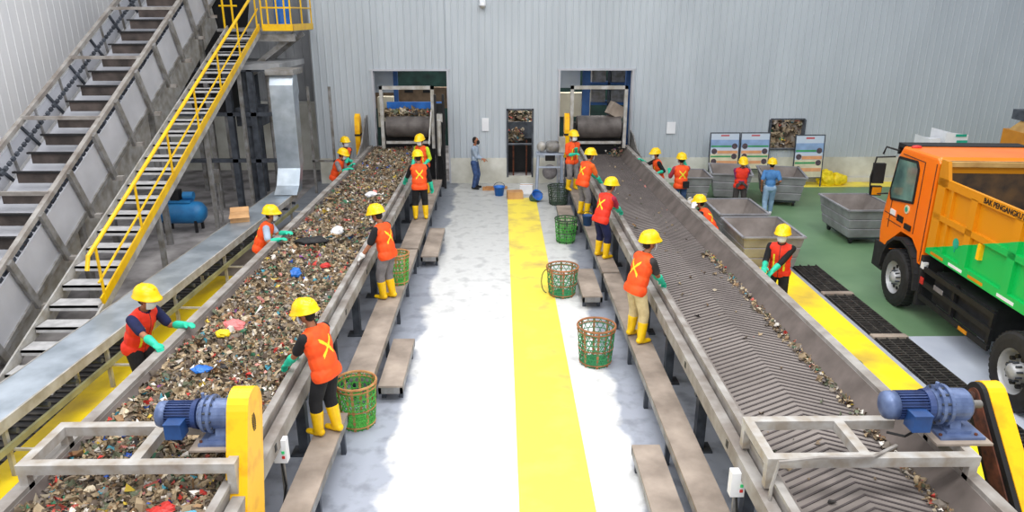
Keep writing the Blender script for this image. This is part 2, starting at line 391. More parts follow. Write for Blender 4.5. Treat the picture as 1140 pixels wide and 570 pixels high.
# ---------------------------------------------------------------- waste
PAL = [((88,74,62),7),((118,102,84),11),((144,126,100),14),((172,152,122),10),((134,124,114),8),((100,106,84),6),((206,192,168),4),
       ((226,220,212),3),((150,118,84),5),((190,92,80),1.3),((224,150,140),0.8),((60,120,90),1.2),((70,150,170),0.8),((60,100,190),0.5),
       ((220,190,70),0.6),((50,46,46),3),((200,60,50),0.7),((120,70,130),0.25)]
PC = [lin(tuple(min(255,v*1.06) for v in c)) for c, _ in PAL]; PW = [w_ for _, w_ in PAL]
def waste_object(name, base, pieces, parent=None, smin=0.03, smax=0.1, **tags):
    """base: (verts,faces) ground of the heap; pieces: list of (x,y,z)"""
    verts, faces, cols = [], [], []
    if base:
        verts += base[0]; faces += base[1]
        for f in base[1]: cols.append(random.choices(PC[:6]+[PC[15]], [6,8,8,4,6,3,3])[0])
    for (x,y,z) in pieces:
        s = random.uniform(smin, smax)*(1.5 if random.random() < 0.12 else 1)
        R = Matrix.Rotation(random.uniform(0,2*PI),3,'Z') @ Matrix.Rotation(random.gauss(0,0.7),3,'X') @ Matrix.Rotation(random.gauss(0,0.6),3,'Y')
        c = random.choices(PC, PW)[0]; k = random.uniform(0.75,1.15); c = (min(c[0]*k,1),min(c[1]*k,1),min(c[2]*k,1),1)
        o = len(verts); kind = random.random()
        if kind < 0.62:     # crumpled sheet
            ax, ay = s*random.uniform(0.6,1.3), s*random.uniform(0.4,1.0)
            for i in range(3):
                for j in range(3):
                    p = R @ V(((i-1)*ax*0.6+random.gauss(0,s*0.12), (j-1)*ay*0.6+random.gauss(0,s*0.12), random.gauss(0,s*0.28)))
                    verts.append((x+p.x, y+p.y, z+p.z+s*0.15))
            for i in range(2):
                for j in range(2):
                    q = o+i*3+j; faces.append((q,q+3,q+4,q+1)); cols.append(c)
        elif kind < 0.88:   # lump
            pts = [(1,0,0),(-1,0,0),(0,1,0),(0,-1,0),(0,0,1),(0,0,-1)]
            for p in pts:
                p = R @ (V(p)*s*0.5*random.uniform(0.5,1.1)); verts.append((x+p.x,y+p.y,z+p.z+s*0.1))
            for f in ((0,2,4),(2,1,4),(1,3,4),(3,0,4),(2,0,5),(1,2,5),(3,1,5),(0,3,5)): faces.append(tuple(o+i for i in f)); cols.append(c)
        else:               # strip
            L = s*1.6; w2 = s*0.14; bend = random.uniform(-0.5,0.5)
            for i in range(4):
                for sgn in (-1,1):
                    p = R @ V((-L/2+L*i/3, sgn*w2+bend*L*(i/3-0.5)**2*2, random.gauss(0,s*0.1))); verts.append((x+p.x,y+p.y,z+p.z+s*0.2))
            for i in range(3): q = o+i*2; faces.append((q,q+2,q+3,q+1)); cols.append(c)
    me = bpy.data.meshes.new(name); me.from_pydata(verts, [], faces); me.materials.append(MATS['waste'])
    ca = me.color_attributes.new('Col', 'FLOAT_COLOR', 'CORNER'); data = []
    for f, c in zip(me.polygons, cols): data += list(c)*f.loop_total
    ca.data.foreach_set('color', data)
    ob = bpy.data.objects.new(name, me); C.objects.link(ob)
    if parent: ob.parent = parent
    for k, v in tags.items(): ob[k] = v
    return ob
def XL(y):  # outer edge of the left belt
    return -4.32+0.14*min(max((y-7)/12,0),1)
def hz(x, y):
    t_ = (x-XL(y))/(-2.5-XL(y)); t_ = min(max(t_,0),1)
    crown = 0.06*math.sin(PI*t_)**0.6
    return 1.13+0.07*(1-t_)**2+crown+0.07*noise.noise((x*2.2,y*2.2,0))+0.05*noise.noise((x*6,y*6,3))
xs = [i/26 for i in range(27)]; ys = frange(3.9,23.6,0.075)
bv, bf = [], []
for y in ys:
    for t_ in xs:
        x = XL(y)+0.02+(-2.50-XL(y)-0.02)*t_ - (0 if t_ < 0.9 else (t_-0.9)*0.6)
        bv.append((x, y, hz(x,y)-0.02+random.gauss(0,0.010)))
n = len(xs)
for i in range(len(ys)-1):
    for j in range(n-1): bf.append((i*n+j,i*n+j+1,(i+1)*n+j+1,(i+1)*n+j))
pcs = []
for k in range(23000):
    y = 3.9+19.6*(random.random()**1.15); x = random.uniform(XL(y)+0.05,-2.6)
    pcs.append((x,y,hz(x,y)))
waste_object('mixed_waste', (bv,bf), pcs, smin=0.022, smax=0.082, label='thick layer of mixed household waste covering the left conveyor belt', category='waste', kind='stuff')
# waste mounds in the room behind
def mound(x0,x1,y0,y1,z0,z1,n_,label,st=0.12,smin=0.06,smax=0.22):
    ps, f_ = [], []
    gx, gy = frange(x0,x1,st), frange(y0,y1,st)
    def h(x,y): return z0+(z1-z0)*min(1,(y-y0)/(y1-y0)*1.3)+0.25*noise.noise((x*1.3,y*1.3,7))
    for y in gy:
        for x in gx: ps.append((x,y,h(x,y)))
    nn = len(gx)
    for i in range(len(gy)-1):
        for j in range(nn-1): f_.append((i*nn+j,i*nn+j+1,(i+1)*nn+j+1,(i+1)*nn+j))
    pp = []
    for k in range(n_):
        x, y = random.uniform(x0,x1), random.uniform(y0,y1); pp.append((x,y,h(x,y)))
    waste_object('waste_mound', (ps,f_), pp, smin=smin, smax=smax, label=label, category='waste', kind='stuff')
mound(8.2,11.2,24.3,28,0.2,3.4,2200,'brown heap of waste seen through the square wall opening',smin=0.04,smax=0.14)
mound(-0.3,1.8,26.2,29,0.9,3.3,1200,'heap of mixed rubbish seen through the narrow doorway',smin=0.05,smax=0.16)

# right belt
def XR(y): return 4.42-0.28*min(max((y-7)/15,0),1)
cv = thing('belt_conveyor','nearly empty conveyor with a chevron patterned rubber belt on the right','conveyor',(0,0,0))
YS = frange(3.9,23.5,0.8)
fxr = lambda x,y: x if x < 3.6 else x+(XR(y)-4.42)
MB().sweep([(2.72,1.0),(4.25,1.0),(4.25,0.97),(2.72,0.97)],YS,'rubber',fxr).build('belt',None,cv)
lug = MB(); y = 4.0
while y < 23.3:
    xe = fxr(4.18,y); xc = (2.80+xe)/2
    for xa, xb in ((xc,2.80),(xc,xe)):
        ya, yb = y, y-abs(xb-xc)*0.55
        lug.faces([(xa,ya,1.0),(xb,yb,1.0),(xb,yb+0.022,1.0),(xa,ya+0.022,1.0),(xa,ya,1.010),(xb,yb,1.010),(xb,yb+0.022,1.010),(xa,ya+0.022,1.010)],
                  [(4,5,6,7),(0,1,5,4),(3,7,6,2),(1,2,6,5)],'rubber_lug')
    y += 0.098
lug.build('chevron_tread',None,cv)
def side_rails(parent, s, outer):  # s=+1 right conveyor, -1 left conveyor ; aisle side + far side
    fx = (lambda x,y: fxr(x,y)) if s > 0 else (lambda x,y: -x if x < 3.6 else -(x-4.42)+XL(y)-0.1+0.0)
    fxx = lambda x,y: fx(x,y)
    MB().sweep([(2.38,0.98),(2.46,0.98),(2.46,1.02),(2.42,1.02),(2.42,1.14),(2.50,1.14),(2.50,1.17),(2.38,1.17)],YS,'dusty_rail',fxx).build('side_beam',None,parent)
    MB().sweep([(2.52,0.95),(2.55,0.95),(2.55,1.27),(2.74,1.0),(2.78,1.0),(2.58,1.31),(2.50,1.31),(2.50,1.27),(2.52,1.27)],YS,'dusty_rail',fxx).build('skirt_board',None,parent)
    MB().sweep([(4.14,0.99),(4.33,1.26),(4.33,1.31),(4.46,1.31),(4.46,1.27),(4.38,1.27),(4.38,0.8),(4.35,0.8),(4.35,1.2),(4.18,0.98)],YS,'dusty_rail',fxx).build('skirt_board',None,parent)
    MB().sweep([(4.13,1.002),(4.32,1.262),(4.335,1.25),(4.15,0.99)],YS,'skirt',fxx).build('skirt_rubber',None,parent)
    for y in frange(4.4,22.5,1.75):
        xo = abs(fx(4.35,y))
        l = MB(); xa, xb = 2.50, 2.62
        l.box(min(s*xa,s*xb),max(s*xa,s*xb),y,y+0.12,0,1.0,'steel_dark'); l.box(min(s*2.40,s*2.72),max(s*2.40,s*2.72),y-0.06,y+0.18,0,0.02,'steel_dark')
        l.build('leg',None,parent)
        l = MB(); l.box(min(s*xo,s*(xo-0.1)),max(s*xo,s*(xo-0.1)),y,y+0.12,0,0.98,'steel_dark'); l.build('leg',None,parent)
        MB().box(min(s*2.46,s*xo),max(s*2.46,s*xo),y+0.02,y+0.1,0.78,0.86,'steel_dark').build('cross_member',None,parent)
        MB().box(min(s*2.375,s*2.395),max(s*2.375,s*2.395),y+0.3,y+0.36,1.04,1.12,'black').build('bolt_plate',None,parent)
    MB().cyl((s*2.7,4.0,0.82),(s*4.2,4.0,0.82),0.17,n=24,m='steel_dark').build('head_pulley',None,parent,smooth=False)
side_rails(cv, 1, XR)
cl = thing('belt_conveyor','conveyor on the left side of the aisle heaped with waste along its whole length','conveyor',(0,0,0))
MB().sweep([(-4.3,0.92),(-2.6,0.92),(-2.6,0.89),(-4.3,0.89)],YS,'rubber').build('belt',None,cl)
side_rails(cl, -1, XL)
# flared guard plates where the belts leave the wall
for s, lab in ((-1,'grey curved side plate where the waste covered belt leaves the wall'),(1,'grey curved side plate where the chevron belt leaves the wall')):
    xo = 4.30 if s < 0 else 4.22
    q = MB(); pts = [(20.9,1.3),(21.6,1.36),(22.3,1.6),(22.8,2.0),(23.1,2.25),(23.5,2.3),(23.5,0.9),(20.9,0.9)]
    if s > 0: pts = [(21.5,1.3),(22.3,1.42),(22.9,1.7),(23.5,1.8),(23.5,0.9),(21.5,0.9)]
    q.prism(pts, s*xo, s*xo+0.04*s, 'steel'); q.build('side_plate',None,label=lab,category='machine guard')
# debris along the edges of the right belt
pp = []
for k in range(1100):
    y = 4.2+random.random()**1.4*9; 
    pp.append((fxr(4.16,y)+random.gauss(0,0.045) - 0.09*random.random(), y, 1.02))
for k in range(120):
    y = random.uniform(4.5,22); pp.append((random.uniform(2.85,4.1), y, 1.012))
waste_object('litter_scraps', None, [p for p in pp if p[0] < 4.27], smin=0.015, smax=0.07, label='scraps of litter caught along the far edge of the chevron belt', category='waste', kind='stuff')
pp = [(random.gauss(3.6,0.35), random.uniform(22.3,23.4), 1.03) for k in range(160)]

# distinct bits of rubbish lying on the waste
def lump(name, label, x, y, r, m, dz=0.06, cat='rubbish', z=None, seed=0):
    q = MB(); q.ell((0,0,0),(r[0],r[1],r[2]),n=16,k=10)
    for v in q.bm.verts:
        v.co *= 1+0.35*noise.noise(v.co*(2.2/max(r))+V((seed,0,0)))+0.12*noise.noise(v.co*(7/max(r)))
    o = q.build(name, m, smooth=False, label=label, category=cat); o.location = (x,y,(hz(x,y) if z is None else z)+dz)
    o.rotation_euler = (random.uniform(-0.2,0.2),random.uniform(-0.2,0.2),random.uniform(0,3)); return o
from math import atan2
lump('plastic_bag','black plastic bag lying on the waste by the middle of the left belt',-3.62,13.1,(0.30,0.12,0.09),'black',seed=1,dz=0.1).rotation_euler=(0,0,0.2)
lump('plastic_bag','bright blue plastic piece on the waste, farther of the two blue pieces',-3.47,11.45,(0.12,0.09,0.07),'blue',seed=2)
lump('plastic_scrap','flat blue plastic piece on the waste just behind the left drive motor',-3.66,7.9,(0.12,0.08,0.03),'blue',seed=3)
mat('pink',(232,140,140),(210,110,110),0.6); mat('plastic_red',(206,50,44),None,0.5); mat('plastic_purple',(120,60,160),None,0.5); mat('lightblue',(110,190,220),None,0.5)
lump('plastic_bag','crumpled pink bag on the waste near the helmeted worker in navy shirt',-3.74,9.3,(0.15,0.12,0.08),'pink',seed=4)
lump('plastic_bag','crumpled white bag in the middle of the waste on the left belt',-3.32,13.95,(0.16,0.11,0.09),'white',seed=5)
lump('plastic_bag','white film on the waste close behind the worker with grey trousers',-3.14,16.9,(0.15,0.12,0.06),'white',seed=6)
lump('wrapper','yellow wrapper on the waste next to the pink bag',-3.77,8.92,(0.09,0.07,0.05),'yellow_bag',seed=7)
lump('wrapper','red wrapper among the waste in front of the left drive frame',-3.05,5.4,(0.13,0.09,0.04),'plastic_red',seed=8)
lump('wrapper','light blue wrapper at the bottom edge of the waste beside the yellow guard',-2.82,5.28,(0.12,0.05,0.03),'lightblue',seed=9)
lump('wrapper','purple wrapper on the waste under the motor mounting frame',-3.53,6.1,(0.08,0.05,0.04),'plastic_purple',seed=10)
lump('wrapper','small red bag on the waste just beyond the blue piece',-3.06,11.8,(0.10,0.08,0.05),'plastic_red',seed=11)

# ---------------------------------------------------------------- drive stations
def drive_frame(s, label):
    t = thing('motor_gantry', label, 'gantry')
    x0, x1 = 2.44, 4.42
    def bx(xa,xb,y0,y1,z0,z1,nm='beam',m='frame_paint'):
        MB().box(min(s*xa,s*xb),max(s*xa,s*xb),y0,y1,z0,z1,m).build(nm,None,t)
    bx(x0,x1,5.62,5.72,1.42,1.52); bx(x0,x1 if s<0 else 3.95,6.26,6.36,1.42,1.52)
    bx(x0,x0+0.09,5.72,6.26,1.42,1.52); bx(x1-0.09,x1,5.72,6.26,1.42,1.52)
    bx(3.33,3.43,5.72,6.26,1.42,1.52)
    for xx in (x0,x1-0.09):
        for yy in (5.62,6.27): bx(xx,xx+0.08,yy,yy+0.08,1.2,1.42,'post')
    return t
drive_frame(1,'grey channel frame bridging the chevron belt and carrying its drive motor')
drive_frame(-1,'grey channel frame bridging the waste covered belt and carrying its drive motor')
def drive_unit(x, y, sc, label):
    t = thing('drive_motor', label, 'motor', (x,y,1.525), 0, None, sc)
    p = MB().box(-0.1,0.50,-0.34,0.30,0,0.025,'dusty').box(-0.02,0.46,-0.27,0.24,0.025,0.055,'motor_grey'); p.build('base_plate',None,t)
    for bxx in (0.0,0.38):
        for byy in (-0.22,0.19): MB().cyl((bxx,byy,0.05),(bxx,byy,0.075),0.018,n=6,m='rust').build('bolt',None,t)
    zc = 0.30
    k = MB().box(0.08,0.34,-0.2,0.2,0.05,0.09,'motor_grey'); k.faces([(0.14,-0.15,0.08),(0.26,-0.15,0.08),(0.26,0.15,0.08),(0.14,0.15,0.08),(0.14,-0.08,zc),(0.26,-0.08,zc),(0.26,0.08,zc),(0.14,0.08,zc)],[(0,1,5,4),(1,2,6,5),(2,3,7,6),(3,0,4,7)],'motor_grey')
    k.build('bracket',None,t)
    gb = MB().lathe([(0,-0.06),(0.13,-0.06),(0.17,-0.04),(0.17,0.0),(0.215,0.0),(0.215,0.035),(0.19,0.04),(0.19,0.08),(0.225,0.08),(0.225,0.115),(0.18,0.12),(0.175,0.33),(0.15,0.36),(0.08,0.37),(0,0.37)],(0.0,0,zc),'X',28,'motor_grey')
    for a in range(12):
        th = a*PI/6; gb.cyl((-0.012,0.195*math.cos(th),zc+0.195*math.sin(th)),(0.13,0.195*math.cos(th),zc+0.195*math.sin(th)),0.014,n=6,m='steel_dark')
    gb.build('gearbox',None,t,smooth=False)
    MB().cyl((0.0,-0.0,zc+0.2),(0.0,0,zc+0.27),0.02,n=8,m='motor_grey').build('lifting_eye',None,t)
    mo = MB().lathe([(0,-0.44),(0.125,-0.44),(0.13,-0.10),(0,-0.10)],(0,0,zc),'X',28,'motor_blue')
    for a in range(30):
        th = 2*PI*a/30; c_, s_ = math.cos(th), math.sin(th)
        mo.beam((-0.42,0.14*c_,zc+0.14*s_),(-0.10,0.14*c_,zc+0.14*s_),0.01,0.035,'motor_blue',up=(0,c_,s_))
    mo.build('motor_body',None,t)
    MB().lathe([(0,-0.56),(0.09,-0.56),(0.145,-0.53),(0.155,-0.5),(0.155,-0.42),(0.15,-0.42)],(0,0,zc),'X',28,'motor_grey').build('fan_cover',None,t,smooth=True)
    MB().lathe([(0,-0.12),(0.17,-0.12),(0.18,-0.06),(0,-0.06)],(0,0,zc),'X',28,'motor_blue').build('end_flange',None,t)
    tb = MB().box(-0.36,-0.17,-0.30,-0.12,zc-0.16,zc+0.02,'terminal_blue').box(-0.365,-0.165,-0.305,-0.115,zc+0.02,zc+0.035,'terminal_blue'); tb.build('terminal_box',None,t)
    MB().cyl((0.36,0,zc),(0.52,0,zc),0.045,n=16,m='steel').build('shaft',None,t)
    MB().tube([(-0.27,-0.2,zc-0.15),(-0.27,-0.2,0.1),(-0.3,-0.1,-0.03),(-0.45,0.0,-0.04)],0.014,m='black').build('cable',None,t)
    return t
drive_unit(4.19,6.1,0.9,'blue geared electric motor on the frame over the right chevron belt')
drive_unit(-2.84,6.08,0.82,'blue geared electric motor on the frame over the waste on the left belt')
def guard(x0, x1, label, open_side):
    t = thing('chain_guard', label, 'machine guard')
    MB().box((x0+x1)/2-0.04,(x0+x1)/2+0.04,5.55,5.63,0,0.7,'steel_dark').build('stand',None,t)
    def stad(r, y0,z0,y1,z1, n_=10):
        d = V((y1-y0,z1-z0)).normalized(); a0 = math.atan2(d.y,d.x)
        return [(y0+r*math.cos(a0+PI/2+PI*i/n_), z0+r*math.sin(a0+PI/2+PI*i/n_)) for i in range(n_+1)]+[(y1+r*1.25*math.cos(a0-PI/2+PI*i/n_), z1+r*1.25*math.sin(a0-PI/2+PI*i/n_)) for i in range(n_+1)]
    ye, ze, rr = (6.35,1.74,0.155) if open_side else (6.08,1.84,0.2)
    yl, zl = (5.45,0.7) if open_side else (5.72,0.7)
    A = stad(rr,ye,ze,yl,zl)
    if open_side:
        MB().prism(A,x0+0.1,x1,'guard_yellow').build('cover',None,t)
        MB().prism(stad(rr-0.01,ye,ze,yl,zl),x0+0.05,x0+0.1,'black').build('back_plate',None,t)
        MB().prism(stad(rr-0.07,ye,ze,yl,zl),x0+0.035,x0+0.05,'rust').build('chain',None,t)
        MB().lathe([(0,0),(0.05,0),(0.05,0.04),(0,0.04)],(x0-0.01,ye,ze),'X',20,'rust').build('sprocket',None,t)
    else:
        MB().prism(A,x0,x1,'guard_yellow').build('cover',None,t)
        v = MB()
        for i in range(9):
            h = 0.085*math.sqrt(1-((i-4)/4.8)**2)
            zz = 1.72+(i-4)*0.02
            v.box(x1,x1+0.004,6.0-h*0.55,6.0-0.006,zz,zz+0.011,'black').box(x1,x1+0.004,6.0+0.006,6.0+h*0.55,zz,zz+0.011,'black')
        v.build('vent',None,t)
    return t
guard(4.72,5.0,'yellow chain guard with open rusty inner side at the right drive motor',True)
guard(-2.56,-2.36,'tall yellow chain guard with oval vent at the left drive motor',False)
def far_guard(x,label):
    t = thing('chain_guard',label,'machine guard')
    MB().box(x+0.05,x+0.11,23.0,23.1,0,1.02,'steel_dark').build('stand',None,t)
    MB().prism([(22.9,1.0),(23.15,1.0),(23.25,1.9),(23.2,2.25),(23.05,2.4),(22.9,2.3),(22.85,1.9)],x,x+0.16,'guard_yellow').build('cover',None,t)
    MB().prism([(22.84,1.72),(23.2,1.72),(23.2,1.78),(22.84,1.78)],x-0.01,x+0.17,'black').build('strap',None,t)
far_guard(-4.62,'narrow yellow chain guard against the wall left of the left opening')
far_guard(2.02,'narrow yellow chain guard at the left side of the right opening')

# control boxes
def ctrl(x,y,label):
    t = thing('control_box',label,'switch box',(x,y,0))
    MB().box(-0.07,0.07,-0.05,0.05,0.78,1.06,'white').build('housing',None,t)
    MB().box(0.02,0.05,-0.06,-0.05,0.9,0.93,'green_led').build('button',None,t)
    MB().box(0.02,0.05,-0.06,-0.05,0.84,0.87,'plastic_red').build('button',None,t)
    MB().box(-0.02,0.02,-0.02,0.02,0,0.78,'steel').build('post',None,t)
    MB().tube([(0,-0.03,0.78),(0.03,-0.06,0.5),(-0.03,-0.03,0.25),(0.02,0,0.02)],0.012,m='black').build('cable',None,t)
ctrl(-2.4,6.75,'small white switch box on a post beside the tall yellow chain guard')
ctrl(2.36,6.1,'small white switch box beside the corner of the right drive frame')
MB().tube([(2.42,5.4,0.0),(2.44,5.45,0.6),(2.45,5.5,1.3),(2.5,5.52,1.56),(2.9,5.58,1.56),(3.4,5.6,1.55),(3.75,5.85,1.5)],0.018,m='dusty_rail').build('conduit',None,label='bent grey cable conduit running over the right drive frame',category='conduit')

# ---------------------------------------------------------------- standing platforms
def bench(nm, x0, x1, y0, y1, z, label, m='dusty'):
    t = thing(nm, label, 'platform', ((x0+x1)/2, y0, 0)); hw = (x1-x0)/2; L = y1-y0
    MB().box(-hw,hw,0,L,z-0.03,z,m).build('top',None,t)
    f = MB().box(-hw,-hw+0.04,0,L,z-0.13,z-0.03,'steel').box(hw-0.04,hw,0,L,z-0.13,z-0.03,'steel').box(-hw,hw,0,0.04,z-0.13,z-0.03,'steel').box(-hw,hw,L-0.04,L,z-0.13,z-0.03,'steel'); f.build('frame',None,t)
    for y in frange(0.15,L-0.2,1.5):
        for sx in (-1,1):
            a, b = (-hw+0.02,-hw+0.08) if sx < 0 else (hw-0.08,hw-0.02)
            MB().box(a,b,y,y+0.06,0,z-0.13,'steel_dark').build('leg',None,t)
    return t
bench('standing_platform',2.02,2.36,6.18,13.4,0.5,'long dusty platform beside the right belt, nearest section under the worker in khaki trousers')
bench('standing_platform',2.02,2.36,13.5,22.3,0.5,'farther section of the platform beside the right belt, under three workers')
bench('standing_platform',-2.32,-2.0,3.9,8.2,0.5,'nearest platform section beside the left belt under the worker in black')
bench('standing_platform',-2.24,-1.84,9.27,15.0,0.5,'platform section beside the left belt under the worker in grey trousers')
bench('standing_platform',-2.24,-1.84,15.1,22.0,0.5,'farthest platform section beside the left belt under two workers')
bench('step_platform',1.62,1.97,5.0,7.75,0.28,'low step at the bottom of the picture beside the right platform')
bench('step_platform',1.55,1.93,12.75,14.3,0.28,'low step beside the right platform behind the middle wicker basket')
bench('step_platform',1.55,1.95,17.6,19.6,0.28,'low step beside the right platform, farthest from the camera')
bench('step_platform',-1.80,-1.45,9.3,10.9,0.28,'low step left of the aisle just beyond the large green basket')
bench('step_platform',-1.80,-1.42,15.2,17.4,0.28,'low step left of the aisle, the farther of the two')

# ---------------------------------------------------------------- baskets
def basket(x,y,z,r,h,netm,rimm,label,ring=False,nn=18,grp=None):
    t = thing('wicker_basket',label,'basket',(x,y,z),0,grp)
    rad = lambda q: r*(0.80+0.20*(q**0.6))
    net = MB()
    for s in (-1,1):
        for i in range(nn):
            a0 = 2*PI*i/nn; pts = []
            for k in range(9):
                q = k/8; a = a0+s*q*1.25; pts.append((rad(q)*math.cos(a),rad(q)*math.sin(a),h*q))
            net.tube(pts,0.0065,4,netm)
    for k in range(1,8): 
        q = k/8; net.tube([(rad(q)*1.01*math.cos(a*PI/12),rad(q)*1.01*math.sin(a*PI/12),h*q) for a in range(25)],0.007,4,netm)
    net.build('woven_side',None,t)
    st = MB()
    for i in range(8):
        a = 2*PI*i/8; b_ = rad(0.5)*1.03
        st.beam((rad(0)*1.03*math.cos(a),rad(0)*1.03*math.sin(a),0),(r*1.02*math.cos(a),r*1.02*math.sin(a),h),0.035,0.008,rimm,up=(math.cos(a),math.sin(a),0))
    st.build('stake_strips',None,t)
    for zz, rr in ((h,0.018),(h-0.06,0.012),(0.05,0.010),(h*0.45,0.008)):
        q = zz/h; MB().tube([(rad(q)*1.02*math.cos(a*PI/14),rad(q)*1.02*math.sin(a*PI/14),zz) for a in range(29)],rr,5,rimm).build('rim' if zz == h else 'hoop',None,t)
    MB().cyl((0,0,0.005),(0,0,0.02),rad(0)*0.97,n=20,m=netm).build('bottom',None,t)
    if ring:
        MB().tube([(-r*1.0-0.08*math.sin(a*PI/10)*1.3,0.0+0.05,h*0.45+0.25*math.cos(a*PI/10)) for a in range(11)],0.01,5,'net_dark').build('handle',None,t)
    return t
basket(-2.0,8.76,0,0.275,0.66,'net_bright','cane','large bright green basket on the floor beside the worker in black',nn=22)
basket(-1.98,12.95,0.5,0.22,0.6,'net_bright','cane','green basket on the platform behind the worker in grey trousers',nn=22)
basket(1.52,10.55,0,0.30,0.66,'net_green','cane_red','green and rust striped basket nearest the camera on the right of the aisle')
basket(1.22,13.55,0,0.31,0.6,'net_green','cane_red','round mesh basket with loop handle standing alone on the white floor',ring=True)
basket(1.60,17.1,0,0.27,0.6,'net_bright','net_dark','green basket beside the platform behind the loop handled basket')
basket(1.70,20.85,0,0.31,0.55,'net_dark','net_dark','dark olive basket in front of the grey pump stand')
basket(-4.78,7.55,0.2,0.25,0.5,'net_dark','net_dark','dark basket on the yellow walkway, partly hidden, left of the left drive frame',nn=14)
basket(-4.72,12.1,0.2,0.25,0.5,'net_dark','net_dark','dark basket on the yellow walkway beside the worker in the pale shirt',nn=14)
basket(4.85,9.1,0.2,0.24,0.5,'net_dark','net_dark','dark basket behind the right belt rim on the yellow walkway',nn=14)

# ---------------------------------------------------------------- galvanised chute conveyor on the left
t = thing('flat_conveyor','long galvanised flat conveyor running beside the yellow walkway on the left','conveyor',(-0.28,0,0),-0.035)
MB().box(-6.3,-5.7,3.5,18.2,0.97,1.0,'galv').build('top_sheet',None,t)
for x in (-6.32,-5.70): MB().box(x,x+0.03,3.5,18.2,0.86,1.0,'steel_light').build('side_beam',None,t)
for y in frange(3.7,18,0.6): MB().cyl((-6.28,y,0.74),(-5.7,y,0.74),0.035,n=8,m='steel_dark').build('roller',None,t)
MB().box(-5.72,-5.68,3.5,18.2,0.58,0.66,'olive').box(-6.3,-6.26,3.5,18.2,0.58,0.66,'olive').build('lower_beam',None,t)
for y in frange(5.0,17.8,2.1):
    for x in (-6.3,-5.79): MB().box(x,x+0.05,y,y+0.05,0,0.96,'steel_light').build('leg',None,t)
    MB().box(-5.73,-5.3,y,y+0.03,0.55,0.58,'steel_light').build('bracket_arm',None,t)
# duct falling on its end
t = thing('metal_duct','shiny galvanised sheet duct dropping onto the end of the flat conveyor','duct')
d = MB(); P_ = [(18.9,4.05),(18.55,3.95),(18.45,3.7),(18.45,1.6),(18.2,1.2),(17.9,1.02)]
Q_ = [(19.0,3.5),(18.95,3.45),(18.9,3.4),(18.8,1.7),(18.6,1.4),(18.4,1.05)]
vs_ = [(x,a,b) for x in (-5.78,-5.2) for a,b in P_+Q_[::-1]]
nq = len(P_)*2; d.faces(vs_, [tuple(range(nq)), tuple(range(2*nq-1,nq-1,-1))]+[(i,(i+1)%nq,nq+(i+1)%nq,nq+i) for i in range(nq)],'galv')
d.build('duct_body',None,t); MB().box(-5.84,-5.14,18.4,19.3,3.95,4.08,'steel').build('flange',None,t)
b = thing('cardboard_box','open brown cardboard box on the galvanised flat conveyor','box',(-5.85,15.6,1.0),0.3)
MB().box(-0.2,0.2,-0.15,0.15,0,0.18,'cardboard').build('carton',None,b)
MB().faces([(-0.2,-0.15,0.18),(0.2,-0.15,0.18),(0.22,-0.27,0.13),(-0.22,-0.27,0.13)],[(0,1,2,3)],'cardboard').faces if False else None
fl = MB(); fl.faces([(-0.2,-0.15,0.18),(0.2,-0.15,0.18),(0.22,-0.27,0.13),(-0.22,-0.27,0.13)],[(0,1,2,3)],'cardboard'); fl.faces([(-0.2,0.15,0.18),(0.2,0.15,0.18),(0.2,0.24,0.26),(-0.2,0.24,0.26)],[(0,1,2,3)],'cardboard'); fl.build('flap',None,b)

# ---------------------------------------------------------------- inclined conveyor (top left)
SL = 0.507
def zi(y): return 1.53+SL*(y-10.92)
t = thing('inclined_conveyor','steel conveyor truss with cleats climbing to the upper left corner','conveyor')
ya, yb = 8.6, 21.6
XN, XF = -8.0, -9.55
un = V((0,-SL,1)).normalized(); al = V((0,1,SL)).normalized()
def ip(x,y,off=0.0): return V((x,y,zi(y)))+un*off
for x in (XN,XF): MB().beam(ip(x,ya),ip(x,yb),0.09,0.09,'dusty_rail').build('top_rail',None,t)
for x in (XN,XF): MB().beam(ip(x,ya,-0.95),ip(x,yb,-0.95),0.09,0.09,'steel').build('bottom_chord',None,t)
for y in frange(8.42,20.8,2.06): MB().beam(ip(XF,y,0.03),ip(XN,y,0.03),0.07,0.07,'dusty_rail').build('cross_bar',None,t)
pn = MB().beam(ip(XN+0.0,ya,-0.56),ip(XN,yb,-0.56),0.02,0.74,'panel',up=un); pn.build('side_panel',None,t)
pn = MB().beam(ip(XF-0.03,ya,-0.4),ip(XF-0.03,yb,-0.4),0.02,0.5,'panel',up=un); pn.build('side_panel',None,t)
for y in frange(9.0,20.33,1.03):
    MB().beam(ip(XN+0.06,y,0.0),ip(XN+0.06,y,-1.08),0.07,0.13,'steel',up=al).build('brace',None,t)
    MB().box(XN,XN+0.22,y-0.02+0.5,y+0.1+0.5,zi(y)-1.02,zi(y)-0.94,'dusty_rail').build('bracket',None,t)
    MB().beam(ip(XF,y+0.3,0.0),ip(XF,y+0.6,-0.9),0.05,0.05,'steel_dark',up=al).build('brace',None,t)
    MB().beam(ip(XF,y+0.9,0.0),ip(XF,y+0.7,-0.9),0.04,0.04,'steel',up=al).build('brace',None,t)
for y in frange(8.7,21.4,0.53):
    c = MB().box(XF+0.42,XN-0.16,y,y+0.03,zi(y)-0.46,zi(y)-0.27,'brown_flight').box(XF+0.36,XN-0.1,y-0.03,y+0.05,zi(y)-0.27,zi(y)-0.235,'black').box(XF+0.9,XN-0.3,y+0.2,y+0.26,zi(y)-0.42,zi(y)-0.38,'steel_light'); c.build('cleat',None,t)
MB().beam(ip((XN+XF)/2,ya,-0.6),ip((XN+XF)/2,yb,-0.6),1.3,0.03,'panel',up=un).build('carrying_bed',None,t)
